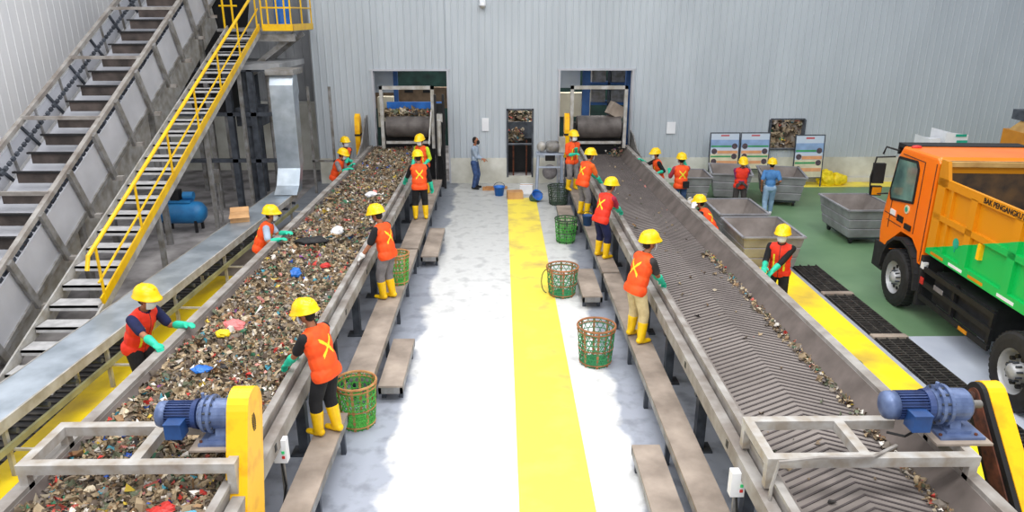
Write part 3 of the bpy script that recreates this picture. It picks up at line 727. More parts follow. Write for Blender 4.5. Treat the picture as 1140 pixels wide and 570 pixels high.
for x in (XN-0.1,XF+0.18):
    ch = MB()
    for y in frange(8.7,21.5,0.135): ch.beam(ip(x,y,-0.22),ip(x,y+0.08,-0.22),0.05,0.07,'steel_dark',up=un)
    ch.build('drive_chain',None,t)
MB().beam(ip(XN-0.2,ya,-1.45),ip(XN-0.2,yb-0.5,-1.45),0.04,0.85,'steel_light',up=un).build('lower_casing',None,t)
for y in (10.0,13.5,17.0,20.5):
    for x in (XN-0.15,XF+0.1): MB().box(x-0.06,x+0.06,y-0.06,y+0.06,0,zi(y)-1.15,'steel').build('support_leg',None,t)

# ---------------------------------------------------------------- stairs and landing
t = thing('steel_staircase','grey open tread staircase with a yellow handrail on the left','stairs')
XA, XB = -7.55, -6.75; y0s, y1s = 9.62, 21.1
zs = lambda y: 0.0+0.433*(y-y0s)
for i in range(25):
    y = y0s+0.25+i*0.445
    MB().box(XA,XB,y,y+0.33,zs(y)+0.05,zs(y)+0.09,'tread').box(XA,XB,y,y+0.02,zs(y)+0.0,zs(y)+0.09,'tread').build('tread',None,t)
sdir = V((0,1,0.433)).normalized()
for x in (XA-0.03,): MB().beam((x,y0s,zs(y0s)+0.02),(x,y1s,zs(y1s)+0.02),0.03,0.2,'steel_light').build('stringer',None,t)
MB().beam((XB+0.03,y0s,zs(y0s)-0.06),(XB+0.03,y1s,zs(y1s)-0.06),0.04,0.16,'steel_light').build('stringer',None,t)
yk = 11.3
MB().beam((XB+0.04,yk,zs(yk)+0.09),(XB+0.04,y1s,zs(y1s)+0.09),0.03,0.15,'yellow_rail').build('kick_rail',None,t)
MB().tube([(XB+0.04,yk-0.25,zs(yk)+0.72),(XB+0.04,yk-0.15,zs(yk-0.15)+1.0),(XB+0.04,y1s,zs(y1s)+1.05)],0.036,8,'yellow_rail').build('handrail',None,t)
MB().tube([(XB+0.04,yk,zs(yk)+0.42),(XB+0.04,y1s,zs(y1s)+0.55)],0.022,6,'yellow_rail').build('mid_rail',None,t)
for y in frange(yk+0.1,y1s-0.2,1.55): MB().cyl((XB+0.04,y,zs(y)+0.05),(XB+0.04,y,zs(y)+1.03),0.025,n=6,m='yellow_rail').build('post',None,t)
for y in (13.75,16.6,19.2):
    MB().box(XB-0.08,XB+0.0,y,y+0.1,0,zs(y)-0.1,'steel').build('support_leg',None,t)
    MB().box(XA,XB,y,y+0.06,zs(y)-0.2,zs(y)-0.12,'steel').build('cross_member',None,t)
t = thing('landing','raised steel landing with yellow railing at the top of the stairs','landing')
MB().box(-7.9,-5.8,21.1,23.4,4.92,5.0,'steel').build('deck',None,t)
k = MB().box(-6.62,-5.78,21.08,21.12,4.94,5.12,'yellow_rail').box(-5.82,-5.78,21.1,23.4,4.94,5.12,'yellow_rail'); k.build('kick_plate',None,t)
for x in (-6.62,-6.45,-6.2,-5.98,-5.82): MB().cyl((x,21.1,5.0),(x,21.1,6.1),0.025,n=6,m='yellow_rail').build('post',None,t)
for y in (22.2,23.3): MB().cyl((-5.8,y,5.0),(-5.8,y,6.1),0.025,n=6,m='yellow_rail').build('post',None,t)
for z in (5.55,6.1): MB().tube([(-6.62,21.1,z),(-5.8,21.1,z),(-5.8,23.3,z)],0.025,6,'yellow_rail').build('rail',None,t)
for x in (-7.7,-7.45): MB().cyl((x,21.2,5.0),(x,21.2,6.2),0.03,n=6,m='yellow_rail').build('post',None,t)
MB().tube([(-7.8,21.2,5.6),(-7.3,21.2,5.6)],0.025,6,'yellow_rail').build('rail',None,t)
MB().beam((-7.9,21.3,4.75),(-5.8,21.3,4.75),0.1,0.2,'steel').build('edge_beam',None,t)
MB().beam((-7.6,22.4,3.6),(-5.85,22.4,4.85),0.1,0.14,'steel').build('diagonal_brace',None,t)
MB().beam((-7.6,21.5,3.6),(-5.85,21.5,4.85),0.1,0.14,'steel').build('diagonal_brace',None,t)
o = MB().lathe([(0,0),(0.2,0),(0.22,0.03),(0.22,0.85),(0.2,0.88),(0,0.88)],(0,0,0),'Z',20,'blue').build('drum',None,label='blue drum on the raised landing behind the yellow railing',category='drum'); o.location = (-6.3,22.0,5.0)

# machinery columns behind the stairs
t = thing('steel_tower','dark blue grey steel tower with pipes between stairs and duct','machinery')
for x, y in ((-7.5,20.3),(-6.85,20.3),(-7.5,22.6),(-6.85,22.6)): MB().box(x-0.08,x+0.08,y-0.08,y+0.08,0,4.1,'steel_dark').build('column',None,t)
for z in (1.4,2.7,3.9): 
    MB().box(-8.9,-5.7,20.22,20.36,z,z+0.1,'steel_dark').build('cross_beam',None,t)
MB().cyl((-7.15,20.6,0.1),(-7.15,20.6,3.9),0.11,n=14,m='steel_dark').build('pipe',None,t)
MB().cyl((-6.5,20.7,0.5),(-6.5,20.7,3.8),0.07,n=12,m='steel').build('pipe',None,t)
MB().box(-7.4,-6.7,20.4,21.4,2.4,2.9,'steel_dark').build('gearbox',None,t)
MB().box(-7.7,-6.0,20.2,22.8,3.95,4.1,'wall_dark').build('top_plate',None,t)
t = thing('dark_infill','dark grey hopper put in for the dark opening behind the top of the stairs','machinery')
q = MB(); q.faces([(-9.9,22.0,5.9),(-8.0,22.0,5.9),(-8.0,24.5,5.9),(-9.9,24.5,5.9),(-9.4,22.5,2.4),(-8.5,22.5,2.4),(-8.5,24.0,2.4),(-9.4,24.0,2.4)],[(0,1,5,4),(1,2,6,5),(2,3,7,6),(3,0,4,7),(4,5,6,7),(0,3,2,1)],'black'); q.build('infill',None,t)  # black block added to stand for the dark opening between conveyor and stairs
for x in (-9.4,-8.5): MB().box(x-0.06,x+0.06,22.6,22.72,0,2.5,'steel').build('leg',None,t)
t = thing('guide_frame','light grey steel frame standing in front of the low wall left of the left belt','steel frame')
for x in (-5.85,-5.2): MB().box(x-0.035,x+0.035,22.3,22.37,0,3.3,'steel').build('post',None,t)
MB().box(-5.9,-5.15,22.3,22.36,1.0,1.06,'steel').build('rail',None,t)
t = thing('junction_box','small grey switch cabinet on twin posts beside the flat conveyor','switch box',(-7.3,18.1,0))
MB().box(-0.12,0.12,-0.05,0.05,1.3,1.65,'steel').build('cabinet',None,t)
for x in (-0.08,0.05): MB().box(x,x+0.04,-0.02,0.02,0,1.3,'steel').build('post',None,t)
t = thing('air_compressor','blue horizontal air compressor tank under the stairs','compressor',(-8.3,18.2,0))
tk = MB().lathe([(0,-0.62),(0.16,-0.6),(0.27,-0.5),(0.29,-0.4),(0.29,0.4),(0.27,0.5),(0.16,0.6),(0,0.62)],(0,0,0.5),'X',22,'compressor'); tk.build('tank',None,t,smooth=True)
MB().box(-0.3,0.3,-0.15,0.15,0.78,0.84,'compressor').box(-0.2,0.02,-0.12,0.12,0.84,1.1,'black').build('pump',None,t)
MB().cyl((0.1,0,0.95),(0.36,0,0.95),0.1,n=14,m='compressor').build('motor',None,t)
for x in (-0.4,0.4):
    for y in (-0.2,0.2): MB().box(x-0.03,x+0.03,y-0.03,y+0.03,0,0.35,'black').build('foot',None,t)

# ---------------------------------------------------------------- machines in the openings
def portal(x0,x1,label):
    t = thing('portal_frame',label,'steel frame')
    for x in (x0,x1): MB().box(x-0.05,x+0.05,22.95,23.1,1.3,3.25,'steel_light').build('post',None,t)
    MB().box(x0-0.05,x1+0.05,22.95,23.1,3.15,3.25,'steel_light').build('lintel',None,t)
for x0_, x1_, l_ in ((-3.95,-2.2,'dark steel base under the drum in the left opening'),(2.2,4.05,'dark steel base under the drum in the right opening')):
    tt = thing('machine_base',l_,'machinery',(0,0,0)); MB().box(x0_,x1_,23.75,23.9,0,1.75,'black').build('front_plate',None,tt); MB().box(x0_,x1_,23.9,24.5,1.6,1.7,'steel_dark').build('top_plate',None,tt); MB().box(x0_+0.1,x1_-0.1,24.3,24.4,0,1.6,'steel_dark').build('rear_plate',None,tt)
portal(-3.75,-2.15,'grey portal frame over the belt in the left opening')
portal(2.25,3.95,'grey portal frame over the belt in the right opening')
def drum(x0,x1,z,r,label,y=23.3):
    t = thing('roller_drum',label,'drum')
    MB().cyl((x0,y,z),(x1,y,z),r,n=32,m='drum_steel').build('drum_shell',None,t)
    MB().cyl((x0-0.1,y,z),(x1+0.1,y,z),0.06,n=12,m='black').build('shaft',None,t)
    for x in (x0-0.12,x1+0.04): MB().box(x,x+0.08,y-0.12,y+0.12,z-0.9,z+0.15,'black').build('bearing_plate',None,t)
    MB().box(x0,x1,y-0.32,y-0.24,z-0.5,z-0.42,'steel_light').build('scraper_bar',None,t)
drum(-3.66,-2.25,1.95,0.33,'dark steel roller drum in the left opening above the waste')
drum(2.45,3.85,1.93,0.36,'wide dusty roller drum in the right opening above the chevron belt')
waste_object('waste_mound',None,[(random.uniform(-3.9,-2.2),random.uniform(23.3,23.9),random.uniform(2.25,2.42)) for k in range(260)],smin=0.05,smax=0.16,label='waste piled on top of the drum in the left opening',category='waste',kind='stuff')
waste_object('waste_mound',None,[(random.gauss(3.75,0.12),random.uniform(22.9,23.2),1.05+abs(random.gauss(0,0.12))) for k in range(60)],smin=0.03,smax=0.1,label='small tangle of red and brown waste beside the right drum',category='waste',kind='stuff')
MB().box(-3.75,-1.9,24.05,24.15,2.42,2.64,'blue').build('crossbeam',None,label='bright blue crossbeam behind the drum in the left opening',category='beam')
t = thing('steel_gantry','brown painted gantry with slots beyond the left opening','machinery')
MB().box(-5.2,-0.5,26.0,26.3,2.2,2.92,'brown_beam').build('girder',None,t)
for x in (-3.4,-2.75): MB().box(x,x+0.3,25.98,26.0,2.74,2.84,'black').build('slot',None,t)
for x in (-5.0,-0.8): MB().box(x,x+0.2,26.0,26.3,0,2.2,'brown_beam').build('column',None,t)
MB().box(-3.58,-3.44,24.6,24.75,0,5.8,'door_blue').build('steel_column',None,label='blue steel column beyond the left opening',category='column')
MB().box(-5.0,-3.6,25.0,25.1,2.85,5.5,'wall_sheet').build('partition_sheet',None,label='grey sheet partition behind the blue columns in the left opening',category='partition')
MB().box(-4.2,-3.65,24.9,25.4,1.7,2.7,'cream').build('crate',None,label='cream block behind the left opening below the grey sheet',category='crate')
t = thing('vertical_conveyor','black and grey lift frame at the right side of the left opening','machinery')
for x in (-2.1,-1.85): MB().box(x,x+0.07,22.9,23.0,0.0,3.0,'black').build('post',None,t)
MB().box(-2.02,-1.84,22.85,23.1,2.15,2.4,'steel_light').build('cylinder_head',None,t)
MB().box(-2.12,-1.8,23.1,23.2,0.0,2.7,'black').build('back_plate',None,t)
MB().beam((-2.25,22.5,1.5),(-2.18,22.9,2.5),0.04,0.22,'steel_light',up=(0,1,0)).build('side_cheek',None,t)
MB().cyl((-1.95,22.8,1.1),(-1.95,22.8,2.2),0.07,n=10,m='steel_light').build('cylinder',None,t)
MB().tube([(-1.8,22.8,2.9),(-1.75,22.7,2.0),(-1.9,22.75,1.2),(-1.8,22.8,0.5)],0.03,6,'black').build('hose',None,t)
# behind right opening
MB().box(2.75,3.0,24.6,24.8,0,5.8,'door_blue').box(4.2,4.4,24.6,24.8,0,5.8,'door_blue').build('column_pair',None,label='blue steel columns beyond the right opening',category='column')
MB().box(2.0,2.7,25.0,25.1,3.0,5.5,'wall_sheet').build('partition_sheet',None,label='grey sheet partition beyond the upper left of the right opening',category='partition')
MB().box(1.7,3.1,25.2,25.6,2.0,2.8,'cream').build('crate',None,label='cream block behind the right portal frame',category='crate')
t = thing('storage_rack','blue and grey rack beyond the right opening','rack')
for z in (2.3,3.0,3.7): MB().box(3.1,4.6,26.0,26.8,z,z+0.08,'door_blue').build('shelf',None,t)
for x in (3.1,3.8,4.5): MB().box(x,x+0.08,26.0,26.1,0,4.4,'steel_dark').build('upright',None,t)
for i,(x,z) in enumerate(((3.25,3.08),(3.95,3.08),(3.25,2.38),(3.95,2.38),(3.3,3.78))): MB().box(x,x+0.5,26.2,26.7,z,z+0.42,'steel').build('bin',None,t)
o = MB().box(-0.25,0.25,-0.15,0.15,0,0.4,'dusty').build('carton',None,label='dusty carton tilted on the right end of the dusty drum',category='box'); o.location = (3.6,23.3,2.27); o.rotation_euler = (0,0.5,0.3)
waste_object('waste_mound',None,[(random.uniform(0.22,0.75),random.uniform(24.25,24.5),1.33+random.random()**2*0.35) for k in range(160)],smin=0.04,smax=0.12,label='low pile of rubbish in the middle of the narrow doorway',category='waste',kind='stuff')
t = thing('feed_hopper','dark steel frame and plate seen through the narrow doorway','machinery')
MB().box(0.2,1.1,24.6,24.7,1.35,1.9,'steel_dark').build('plate',None,t)
for x in (0.4,0.85): MB().box(x,x+0.05,24.5,24.6,0,1.3,'rust').build('post',None,t)
MB().box(-0.2,1.6,25.5,25.6,0,1.3,'black').build('back_plate',None,t)

# pump on stand right of narrow doorway
t = thing('pump','grey blower pump with round casings on a blue grey stand','pump',(1.55,22.4,0))
for x in (-0.38,0.34):
    MB().beam((x*1.12,-0.22,0),(x,-0.1,1.2),0.06,0.06,'stand_grey').build('leg',None,t)
    MB().beam((x*1.12,0.3,0),(x,0.15,1.2),0.06,0.06,'stand_grey').build('leg',None,t)
MB().box(-0.45,0.42,-0.15,0.2,1.2,1.26,'stand_grey').box(-0.4,0.38,-0.16,-0.12,0.8,0.85,'stand_grey').build('stand_top',None,t)
MB().ell((-0.28,0,1.45),(0.15,0.15,0.17)).build('casing','steel_light',t,smooth=True)
MB().lathe([(0,-0.2),(0.15,-0.2),(0.19,-0.1),(0.19,0.1),(0.15,0.2),(0,0.2)],(0.06,0,1.45),'X',20,'steel').build('blower_body',None,t,smooth=True)
MB().box(0.25,0.45,-0.12,0.12,1.28,1.75,'steel_light').build('outlet',None,t)
MB().ell((0.0,0.1,0.62),(0.24,0.15,0.24)).build('filter_bag','cloth_grey',t,smooth=True)
MB().box(-0.15,0.15,-0.02,0.16,1.0,1.2,'black').build('coupling',None,t)

# small things on the floor by the doorway
def helmet_mesh(name, m, parent=None, **tags):
    q = MB()
    q.lathe([(0.0,0.140),(0.045,0.137),(0.088,0.118),(0.116,0.084),(0.130,0.040),(0.134,-0.002),(0.146,-0.016),(0.146,-0.023),(0.126,-0.018)],(0,0,0),'Z',24,m,1.0,1.16)
    for v in q.bm.verts:
        if v.co.z < -0.002 and v.co.y > 0.05: v.co.y += 0.035*(v.co.y/0.17); v.co.z -= 0.006
    q.beam((0,-0.125,0.09),(0,-0.06,0.138),0.035,0.014,m,up=(0,0,1)); q.beam((0,-0.06,0.138),(0,0.06,0.138),0.035,0.014,m); q.beam((0,0.06,0.138),(0,0.125,0.09),0.035,0.014,m)
    return q.build(name,None,parent,smooth=True,**tags)
def bucket(x,y,label,rot):
    t = thing('bucket',label,'bucket',(x,y,0.13)); t.rotation_euler = rot
    MB().lathe([(0,-0.13),(0.13,-0.13),(0.17,0.14),(0.185,0.14),(0.185,0.16),(0.16,0.15),(0.12,-0.11),(0,-0.11)],(0,0,0),'Z',20,'blue').build('shell',None,t,smooth=True)
    MB().tube([(0.17*math.cos(a*PI/8),0.03,0.15+0.13*math.sin(a*PI/8)) for a in range(9)],0.008,5,'black').build('handle',None,t)
bucket(-0.06,21.95,'blue bucket standing left of the cardboard boxes near the doorway',(0,0,0))
bucket(1.02,21.2,'blue bucket tipped over beside the pump stand',(0.9,0.3,0.4))
def carton(x,y,sx,sy,h,m,label,rz=0,z=0):
    t = thing('cardboard_box',label,'box',(x,y,z),rz)
    MB().box(-sx,sx,-sy,sy,0,h,m).build('carton',None,t)
    MB().box(-sx-0.002,sx+0.002,-0.03,0.03,h,h+0.004,'cane').build('tape',None,t)
carton(0.42,21.6,0.24,0.18,0.22,'cardboard','brown cardboard box at the far end of the yellow stripe',0.1)
carton(0.80,22.3,0.2,0.15,0.26,'white','white and brown box right of the brown cardboard box',-0.1)
MB().box(-0.6,0.1,22.6,22.75,0,0.1,'cane').box(-0.5,0.2,22.8,22.9,0,0.08,'cane').build('timber_offcuts',None,label='short timber planks on the floor at the foot of the narrow doorway',category='timber')
t = thing('bucket','small blue bucket on the right platform between two workers','bucket',(2.1,16.85,0.5))
MB().lathe([(0,0),(0.1,0),(0.13,0.25),(0.14,0.25),(0.12,0.24),(0.09,0.02),(0,0.02)],(0,0,0),'Z',16,'door_blue').build('shell',None,t,smooth=True)
MB().tube([(0.12*math.cos(a*PI/8),0.0,0.25+0.1*math.sin(a*PI/8)) for a in range(9)],0.006,5,'black').build('handle',None,t)

# notices, camera on the wall
MB().box(-0.62,-0.39,YW-0.06,YW-0.035,1.75,2.17,'white').build('notice',None,label='white paper notice on the wall above the man in the pale shirt',category='notice')
MB().box(5.45,5.74,YW-0.06,YW-0.035,1.65,2.03,'white').build('notice',None,label='white paper notice on the wall right of the right opening',category='notice')
t = thing('security_camera','small white dome security camera high on the wall','camera',(-0.55,YW-0.05,5.62))
MB().box(-0.09,0.09,-0.06,0.04,0.06,0.22,'white').build('mount',None,t)
MB().lathe([(0,0.1),(0.09,0.1),(0.11,0.04),(0.11,0.0),(0.1,0.0)],(0,-0.12,0),'Z',18,'white').build('housing',None,t,smooth=True)
MB().ell((0,-0.12,0),(0.095,0.095,0.09)).build('dome','steel_light',t,smooth=True)

# information boards
def board(x, y, w_, h, zb, label, rz=0.0, flip=0):
    t = thing('information_board',label,'sign board',(x,y,0),rz,None)
    tl = Matrix.Rotation(-0.07,4,'X')
    def tb(x0,x1,z0,z1,d0,d1,m,mb): mb.box(x0,x1,d0,d1,z0,z1,m,mx=tl)
    f = MB()
    for x0,x1,z0,z1 in ((-w_/2-0.03,-w_/2,0,zb+h+0.03),(w_/2,w_/2+0.03,0,zb+h+0.03),(-w_/2,w_/2,zb+h,zb+h+0.03),(-w_/2,w_/2,zb-0.03,zb)): tb(x0,x1,z0,z1,-0.02,0.02,'steel_dark',f)
    f.build('frame',None,t)
    p = MB(); tb(-w_/2,w_/2,zb,zb+h,-0.01,0.01,'board_bg',p)
    tb(-w_/2,w_/2,zb+h*0.60,zb+h*0.82,-0.013,-0.01,'board_sky',p); tb(-w_/2,w_/2,zb,zb+h*0.42,-0.013,-0.01,'board_cream',p)
    tb(-w_*0.15,w_*0.15,zb+h*0.92,zb+h*0.96,-0.014,-0.01,'board_red',p)
    for i in range(4):
        z = zb+h*(0.66-0.145*i); c_ = 'board_green' if i % 2 == 0 else 'board_orange'
        xa, xb = (-w_*0.48, w_*0.25) if (i+flip) % 2 == 0 else (-w_*0.25,w_*0.48)
        tb(xa,xb,z-h*(0.045 if i % 2 == 0 else 0.085),z,-0.016,-0.013,c_,p)
    p.build('poster',None,t)
    for i in range(4):
        z = zb+h*(0.64-0.145*i); xx = w_*0.36 if (i+flip) % 2 == 0 else -w_*0.36
        q = MB().cyl((0,-0.02,0),(0,-0.012,0),w_*0.1,n=18,m='board_dark'); 
        for v in q.bm.verts: v.co = tl @ (v.co+V((xx,0,z)))
        q.build('round_picture',None,t)
board(7.32,23.25,0.92,1.15,0.55,'left one of the two adjoining information boards by the wall',0.0)
board(8.32,23.25,0.92,1.15,0.55,'information board directly left of the square wall opening',0.0,1)
board(10.0,22.95,0.92,1.35,0.32,'free standing information board beside the yellow sacks',0.03)
# yellow sacks
for i,(x,y,r) in enumerate(((10.75,23.2,(0.3,0.25,0.3)),(11.15,23.25,(0.28,0.22,0.22)))):
    q = MB().ell((0,0,0),r,n=26,k=18)
    for v in q.bm.verts:
        v.co *= 1+0.35*noise.noise(v.co*4+V((i*9,0,0)))+0.15*noise.noise(v.co*12); v.co.z = max(v.co.z,-r[2]*0.7)
    o = q.build('plastic_sack','yellow_bag',label=('taller crumpled yellow plastic sack against the wall base beside the board','lower yellow plastic sack to the right of the taller one at the wall base')[i],category='sack'); o.location = (x,y,r[2]*0.7+0.02)
# stacked white packs behind the truck
for i,(x,w_,h) in enumerate(((12.0,0.3,0.34),(12.6,0.62,0.5))):
    t = thing('wrapped_stack',('narrow white wrapped stack behind the truck cab roof','white wrapped stack with teal patches behind the truck roof')[i],'wrapped goods',(x+0.1,20.2,0))
    MB().box(-w_/2,w_/2,-0.4,0.4,0,1.75,'white').build('pallet_stack',None,t)
    q = MB()
    q.box(-w_/2,w_/2,-0.38,0.38,1.76,1.75+h,'white')
    for v in q.bm.verts:
        if v.co.z > 2: v.co.z += random.uniform(-0.12,0.06)
    q.build('top_sack',None,t)
    if i: MB().box(0.0,0.3,-0.4,-0.39,1.95,2.05,'teal').box(-0.05,0.25,-0.4,-0.39,2.15,2.22,'teal').build('patch',None,t)

# ---------------------------------------------------------------- waste bins (skips on wheels)
def skip_bin(label, x, y, rz, w_, d_, h=0.72, grp='steel waste skips behind the right belt', z0=0.18):
    t = thing('waste_skip',label,'skip',(x,y,0),rz,None)
    fl = 0.12
    def ring(q, inset): 
        a, b = w_/2-fl*(1-q)-inset, d_/2-fl*(1-q)-inset
        return [(-a,-b),(a,-b),(a,b),(-a,b)]
    o = MB(); H = [0,0.33,0.66,1.0]; vs = []; fs = []
    levels = []
    for i in range(3):
        for q in (i/3+0.001, i/3+0.03, (i+1)/3-0.03, (i+1)/3-0.001):
            ins = 0.02 if q in (i/3+0.001,(i+1)/3-0.001) else 0.0
            levels.append((q,ins))
    for q, ins in levels:
        for px, py in ring(q, ins): vs.append((px,py,z0+h*q))
    n_ = len(levels)
    for i in range(n_-1):
        for k in range(4): fs.append((i*4+k,i*4+(k+1)%4,(i+1)*4+(k+1)%4,(i+1)*4+k))
    fs.append((3,2,1,0)); o.faces(vs, fs, 'bin_metal'); o.build('shell',None,t)
    i_ = MB(); a = ring(1,0.04); b = ring(0.1,0.06)
    i_.faces([(p[0],p[1],z0+h) for p in a]+[(p[0]*0.92,p[1]*0.92,z0+h*0.25) for p in b],[(0,1,5,4),(1,2,6,5),(2,3,7,6),(3,0,4,7),(4,5,6,7)],'bin_inside')
    i_.build('lining',None,t,norm=False)
    r = MB(); c = ring(1,-0.02); 
    for k in range(4):
        p, q = c[k], c[(k+1)%4]; r.beam((p[0]*0.985,p[1]*0.985,z0+h),(q[0]*0.985,q[1]*0.985,z0+h),0.06,0.035,'bin_metal')
    r.build('rim',None,t)
    MB().box(-w_/2+0.2,w_/2-0.2,-d_/2+0.2,d_/2-0.2,z0-0.06,z0,'steel_dark').build('chassis',None,t)
    for sx in (-1,1):
        for sy in (-1,1):
            xx, yy = sx*(w_/2-0.25), sy*(d_/2-0.25)
            c_ = MB().cyl((xx-0.025,yy,0.07),(xx+0.025,yy,0.07),0.07,n=14,m='black').box(xx-0.04,xx+0.04,yy-0.03,yy+0.03,0.1,z0-0.06,'steel_dark'); c_.build('caster',None,t)
    return t
skip_bin('grey steel skip nearest the right belt, beside the masked worker in red vest',5.78,15.25,0,1.3,1.6)
skip_bin('grey steel skip directly behind the nearest skip',5.75,17.05,0.0,1.15,1.5)
skip_bin('small grey steel skip behind the worker with raised arm',5.75,20.9,-0.05,0.75,1.2)
skip_bin('grey steel skip under the left information board, behind the man in red',6.98,21.5,-0.22,1.15,1.6)
skip_bin('grey steel skip in front of the square wall opening, behind the man in denim',8.4,21.1,-0.22,1.2,1.6)
skip_bin('grey steel skip standing alone on the green floor beside the truck cab',9.0,17.45,0.0,1.25,1.7)

# ---------------------------------------------------------------- dump truck
def wheel(parent, x, y, side, r=0.55, w_=0.28, dual=False):
    s = -1 if side == 'L' else 1
    prof = [(r*0.58,-w_/2),(r*0.8,-w_/2),(r*0.93,-w_*0.46),(r,-w_*0.36),(r,w_*0.36),(r*0.93,w_*0.46),(r*0.8,w_/2),(r*0.58,w_/2),(r*0.58,-w_/2)]
    q = MB().lathe(prof,(x,y,r),'X',40,'rubber_black')
    for a in range(40):
        th = 2*PI*a/40; c_, s_ = math.cos(th), math.sin(th)
        for xx in (-w_*0.22,w_*0.22): q.beam((x+xx-0.045,y+r*c_,r+r*s_),(x+xx+0.045,y+r*c_,r+r*s_),0.05,0.02,'rubber_black',up=(0,c_,s_))
    wo = q.build('wheel',None,parent)
    face = x+s*w_*0.5
    k = -s
    def pr(*pts): return [(rr,face-0+ (-s)*dd - x) for rr,dd in pts]
    rim = MB().lathe(pr((r*0.6,0.0),(r*0.57,0.02),(r*0.54,0.07),(r*0.5,0.10 if not dual else 0.16),(r*0.26,0.08 if not dual else 0.18),(r*0.2,0.0),(r*0.15,-0.03),(0.001,-0.04)),(x,y,r),'X',32,'chrome')
    ro = rim.build('rim',None,wo,smooth=True)
    if side == 'L':
        for a in range(10):
            th = 2*PI*a/10; yy, zz = y+r*0.38*math.cos(th), r+r*0.38*math.sin(th)
            MB().cyl((face-s*0.13,yy,zz),(face-s*0.075,yy,zz),0.035,n=8,m='black').build('vent_hole',None,wo)
            th += PI/10; yy, zz = y+r*0.24*math.cos(th), r+r*0.24*math.sin(th)
            MB().cyl((face-s*0.08,yy,zz),(face-s*0.0,yy,zz),0.016,n=6,m='steel_dark').build('wheel_nut',None,wo)
tr = thing('dump_truck','large orange dump truck with green lower body parked at the right edge','truck',(7.60,12.1,0),-0.07)
W = 2.45
for y in (0.87,-3.05,-4.45):
    for side, x in (('L',0.07 if y > 0 else 0.0),('R',W-0.07)): wheel(tr,x,y,side,r=0.55 if y > 0 else 0.57,dual=(y<0))
# chassis
MB().box(0.75,1.0,-5.2,1.7,0.75,1.0,'black').box(1.45,1.7,-5.2,1.7,0.75,1.0,'black').box(0.3,2.1,0.8,0.92,0.5,0.62,'black').box(0.3,2.1,-3.1,-2.94,0.5,0.65,'black').box(0.3,2.1,-4.5,-4.3,0.5,0.65,'black').build('chassis',None,tr)
# side guards with black tanks
sg = MB()
for z in (0.45,0.72,0.98): sg.box(0.03,0.07,-2.15,0.1,z,z+0.09,'black')
for y in (-2.1,-1.0,0.02): sg.box(0.06,0.12,y,y+0.07,0.45,1.1,'black')
sg.build('side_guard',None,tr)
MB().box(0.15,0.75,-1.9,-0.2,0.5,1.05,'rubber_black').build('fuel_tank',None,tr)
MB().box(0.01,0.03,-0.05,0.05,0.75,0.87,'plastic_red').build('marker_lamp',None,tr)
MB().box(0.02,0.03,-0.72,-0.42,0.8,0.88,'cloth_grey').build('maker_plate',None,tr)
MB().box(0.02,0.03,-1.6,-1.35,0.46,0.52,'ochre').build('reflector',None,tr)
# cab: side profile (y,z) extruded across
cab_prof = [(0.14,1.05),(0.30,1.05),(0.36,1.25),(0.62,1.42),(1.08,1.42),(1.36,1.2),(1.42,0.95),(1.86,0.95),(1.92,1.2),(1.92,1.75),(1.72,2.75),(1.55,2.98),(0.25,3.02),(0.14,2.95)]
cabm = MB().prism(cab_prof,0.03,W-0.03,'orange'); 
bmesh.ops.bevel(cabm.bm, geom=[e for e in cabm.bm.edges if e.calc_length() < 2.0 and abs(e.verts[0].co.x-e.verts[1].co.x) < 0.01 and min(e.verts[0].co.z,e.verts[1].co.z) > 1.6], offset=0.07, segments=3, profile=0.6, affect='EDGES')
cabm.build('cab',None,tr)
# door window & door lines
win = [(0.80,2.05),(1.66,1.92),(1.74,2.08),(1.60,2.76),(0.90,2.80),(0.80,2.68)]
MB().prism([(y-0.0,z) for y,z in win],0.012,0.045,'glass').build('side_window',None,tr)
fr = MB()
for i in range(len(win)): a, b2 = win[i], win[(i+1)%len(win)]; fr.beam((0.022,a[0],a[1]),(0.022,b2[0],b2[1]),0.045,0.03,'black',up=(1,0,0))
fr.build('window_frame',None,tr)
dl = MB()
for a,b2 in (((0.62,1.5),(0.62,2.85)),((1.62,1.35),(1.62,2.0)),((0.62,2.85),(1.48,2.85)),((0.22,1.1),(0.22,2.9)),((1.1,1.5),(1.7,1.5)),((1.1,1.62),(1.85,1.62))): dl.beam((0.024,a[0],a[1]),(0.024,b2[0],b2[1]),0.012,0.012,'rust',up=(1,0,0))
dl.build('door_seams',None,tr)
MB().box(0.0,0.03,0.72,0.95,1.52,1.62,'black').build('door_handle',None,tr)
MB().cyl((0.012,0.98,1.88),(0.03,0.98,1.88),0.085,n=20,m='board_cream').build('door_emblem',None,tr)
MB().cyl((0.008,0.98,1.88),(0.012,0.98,1.88),0.05,n=20,m='teal').build('door_emblem',None,tr)
MB().box(0.012,0.03,1.06,1.12,1.58,1.7,'black').box(0.012,0.03,1.15,1.21,1.58,1.7,'black').box(0.012,0.03,1.24,1.3,1.58,1.7,'black').box(0.012,0.03,1.4,1.6,1.64,1.74,'white').build('cab_marking',None,tr)
